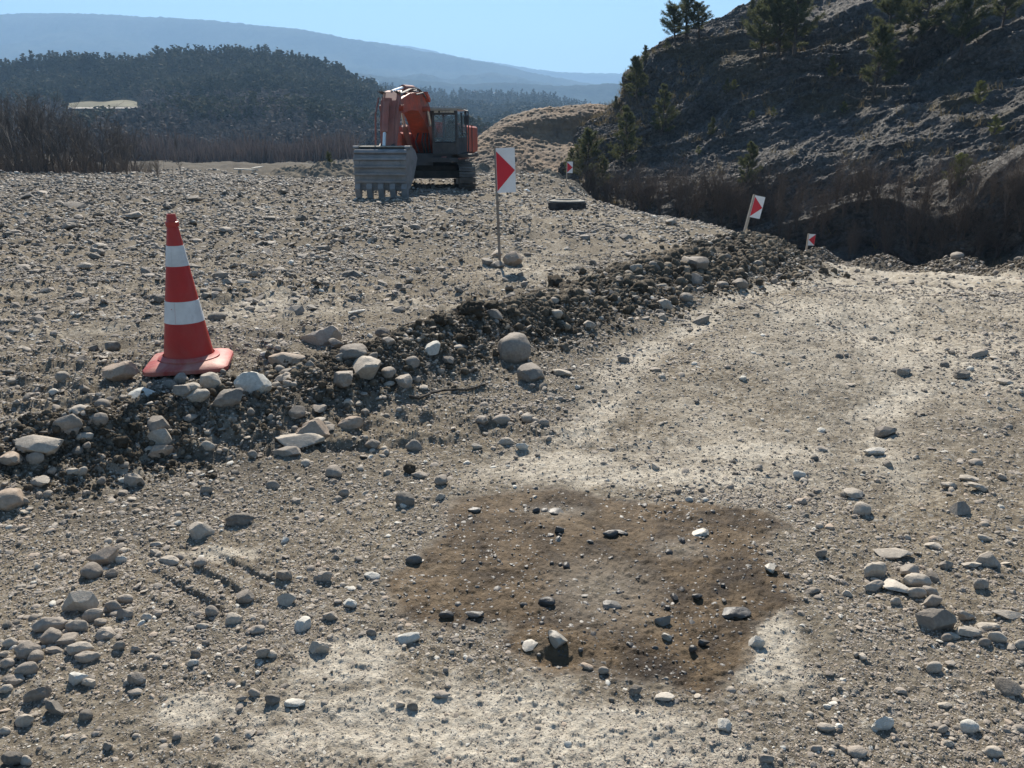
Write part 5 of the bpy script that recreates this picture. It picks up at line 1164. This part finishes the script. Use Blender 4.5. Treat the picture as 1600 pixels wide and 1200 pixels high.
# shrubs in the thicket and along the hill foot
for k in range(30):
    u = -30 + k * 9.5; D = random.uniform(46, 56); x, y, _ = P(u, 268, D); z = gz1(x, y)
    put_bare('bare_shrub', BS[k % 4], (x, y, z - .1), random.uniform(.7, 1.5) if u < 150 else random.uniform(.4, .9), 'low leafless shrub at the foot of the thicket on the left', 'shrub', 'low shrubs under the left thicket')
for k in range(30):
    u = 905 + k * 9.5 + random.uniform(-3, 3); v = random.uniform(285, 322) + (u - 905) * .13; x, y, z = hill_at(u, v)
    put_bare('bare_shrub', BS[k % 4], (x, y - .3, z - .15), random.uniform(1.0, 1.7), 'brown leafless shrub in the strip between plateau edge and hill', 'shrub', 'brown shrubs below the left of the hill')
for k in range(44):
    u = 1200 + k * 9.8 + random.uniform(-5, 5); v = random.uniform(300, 400); x, y, z = hill_at(u, v)
    put_bare('bare_shrub', BS[k % 4], (x, y - .4, z - .15), random.uniform(.8, 1.7), 'dark leafless shrub at the shaded foot of the rock face on the right', 'shrub', 'dark shrubs at the foot of the rock face')
# far conifer woods: one mass each
def conifers(G, n, h0, seed, name, lab, smin, smax, excl=None, mat=None, wfac=.42):
    g_ = np.random.default_rng(seed); p = on_grid(G, g_, n, smin, smax); U, V_, _ = proj(p[:, 0], p[:, 1], p[:, 2])
    k = fbm2(p[:, 0] / 45, p[:, 1] / 45, 3, seed) > -.42
    if excl is not None: k &= ~excl(U, V_)
    p = p[k]; n = len(p); h = h0 * g_.uniform(.45, 1.2, n) * (1 + .45 * fbm2(p[:, 0] / 14, p[:, 1] / 14, 2, seed + 3)); Q = 34
    f = g_.uniform(.12, 1, (n, Q)) ** .8; a = g_.uniform(0, 6.28, (n, Q)); rr_ = np.where((g_.random(n) < .45)[:, None], (1 - f) ** .7, .85 * np.sin(np.clip(f, .05, .97) * math.pi) ** .55) * wfac * h[:, None] * g_.uniform(.5, 1.1, (n, Q))
    C = np.stack([p[:, None, 0] + np.cos(a) * rr_ * .55, p[:, None, 1] + np.sin(a) * rr_ * .55, p[:, None, 2] + f * h[:, None]], 2).reshape(-1, 3)
    d = np.stack([np.cos(a), np.sin(a), g_.uniform(-.1, .8, (n, Q))], 2).reshape(-1, 3); d /= np.linalg.norm(d, axis=1, keepdims=True)
    s = np.cross(d, g_.normal(0, 1, d.shape)); s /= np.linalg.norm(s, axis=1, keepdims=True); l = (h[:, None] * (.07 + .09 * (1 - f))).reshape(-1, 1)
    V, F = quads(C, d * l, s * l * .75); tint = np.repeat(np.clip(np.repeat(np.clip(g_.random(n) * .6 + .3 + .9 * fbm2(p[:, 0] / 25, p[:, 1] / 25, 3, seed + 4), 0, 1), Q) * .7 + g_.random(n * Q) * .3, 0, 1), 4)
    tag(link(name, np_mesh(name, V, F, False, {'tint': tint}, [mat or M_far])), lab, 'woodland', kind='stuff')
conifers(W1, 14000, 8.0, 91, 'pine_wood', 'dark green pine wood covering the hill beyond the river', .16, .86, lambda U, V: ((U > 98) & (U < 225) & (V > 157) & (V < 205)) | ((U > 215) & (U < 320) & (V > 176) & (V < 190)))
M_leafless = leafmat('leafless_wood', (.06, .052, .047), (.16, .14, .125), .1, 1)
conifers(W1, 6500, 7.0, 95, 'leafless_wood', 'grey leafless wood at the foot of the pine covered hill', .03, .42, lambda U, V: ((U > 98) & (U < 225) & (V > 157) & (V < 200)), M_leafless, .36)
conifers(W2, 9000, 11, 92, 'valley_wood', 'hazy conifer wood on the valley side beyond the excavator', .05, .86)
# meadow and track on the far slope
def patch(name, poly, G, lift, mat):
    us, vt, vb = poly; A = []
    for k in range(5):
        A.append([tuple(np.array(at_grid(G, u, vt_ * (1 - k / 4) + vb_ * k / 4)) + np.array([0, 0, lift])) for u, vt_, vb_ in zip(us, vt, vb)])
    Gd = loft(A, 12, 40); tag(link(name, np_mesh(name, Gd.reshape(-1, 3), grid_faces(12, 40), True, None, [mat])), kind='structure')
M_field = simple('meadow_grass', (.15, .135, .08), 1, nscale=.08, var=.3); M_tr = simple('track_dust', (.34, .31, .27), 1, nscale=.1, var=.2)
W1f = loft([W1[i] for i in range(0, 120, 4)], 500, 700)
patch('meadow', ([108, 125, 140, 160, 180, 200, 213], [160, 158, 157, 158, 156, 155, 158], [166, 167, 167, 167, 166, 166, 166]), W1f, 1.2, M_field)
patch('dirt_track', ([108, 140, 170, 200, 225, 262], [167.5, 168, 168, 168, 167, 167], [170, 170, 170, 170, 169, 168.5]), W1f, 1.6, M_tr)
# brush by the river: one mass
def brush(name, lab, N, ufun, Dr, hr, mat, seed, width=.02, cl=9):
    g_ = np.random.default_rng(seed); nb = N // cl; u = ufun(g_, nb); D = g_.uniform(*Dr, nb); X = (u - 800) / FPX * D * 1.01; x = np.repeat(X, cl) + g_.normal(0, .9, nb * cl); y = np.repeat(D, cl) + g_.normal(0, .9, nb * cl)
    n = len(x); z = ground_z(x, y); hb = np.repeat(g_.uniform(hr[0], hr[1], nb) * (1 + 1.2 * fbm2(X / 9, D / 9, 3, seed)), cl) * g_.uniform(.5, 1, n)
    d = np.stack([g_.normal(0, .22, n), g_.normal(0, .22, n), np.ones(n)], 1); d /= np.linalg.norm(d, axis=1, keepdims=True); C = np.stack([x, y, z], 1) + d * (hb / 2)[:, None]
    a = g_.uniform(0, 3.14, n); s = np.stack([np.cos(a), np.sin(a), np.zeros(n)], 1)
    V, F = quads(C, d * (hb / 2)[:, None], s * (width * y[:, None] / 60)); tint = np.repeat(g_.random(n), 4)
    tag(link(name, np_mesh(name, V, F, False, {'tint': tint}, [mat])), lab, 'brush', kind='stuff')
brush('river_brush', 'reddish leafless willow brush along the far river bank', 26000, lambda g_, n: g_.uniform(190, 560, n), (150, 215), (1.2, 4.4), M_red_brush, 5, .05)
brush('river_brush', 'grey leafless brush filling the thicket on the left', 7000, lambda g_, n: g_.uniform(-120, 235, n) , (50, 80), (.4, 1.9), M_brush, 6, .022)
# dry grass tufts on the hill and its foot
g_ = np.random.default_rng(15); nb = 900; hp = on_grid(HG[:500], g_, nb, .02, 1); k = fbm3(hp[:, 0] * .25, hp[:, 1] * .25, hp[:, 2] * .25, 3, 67) > -.1; hp = hp[k]; nb = len(hp); cl = 14
c = np.repeat(hp, cl, 0) + g_.normal(0, .12, (nb * cl, 3)) * np.array([1, 1, .2]); n = len(c); d = np.stack([g_.normal(0, .5, n), g_.normal(0, .5, n), np.ones(n)], 1); d /= np.linalg.norm(d, axis=1, keepdims=True)
hb = g_.uniform(.08, .3, n)[:, None]; a = g_.uniform(0, 3.14, n); s = np.stack([np.cos(a), np.sin(a), np.zeros(n)], 1); V, F = quads(c + d * hb, d * hb, s * .014)
tag(link('dry_grass', np_mesh('dry_grass', V, F, False, {'tint': np.repeat(g_.random(n), 4)}, [M_dry])), 'dry grass tufts growing between the rocks of the hill', 'grass', kind='stuff')
x, y, _ = P(515, 240, 46); put_tree('evergreen_bush', PINES[4], (x, y, gz1(x, y) - .15), .26, 0, 'small dark evergreen on the earth mound left of the excavator', 'bush', None)

# ================================================================== HAZE
b = MB(); b.box((0, 2500, 325), (16000, 9000, 770))
m = bpy.data.materials.new('haze_air'); m.use_nodes = True; nt = m.node_tree; nt.nodes.remove(nt.nodes['Principled BSDF'])
pv = nt.nodes.new('ShaderNodeVolumePrincipled'); pv.inputs['Color'].default_value = (.38, .64, 1.0, 1); pv.inputs['Density'].default_value = .00026; pv.inputs['Anisotropy'].default_value = .15
nt.links.new(pv.outputs[0], nt.nodes['Material Output'].inputs['Volume'])
hz_ = b.build('haze', m); tag(hz_, 'thin blue haze filling the valley air', 'haze', kind='stuff')
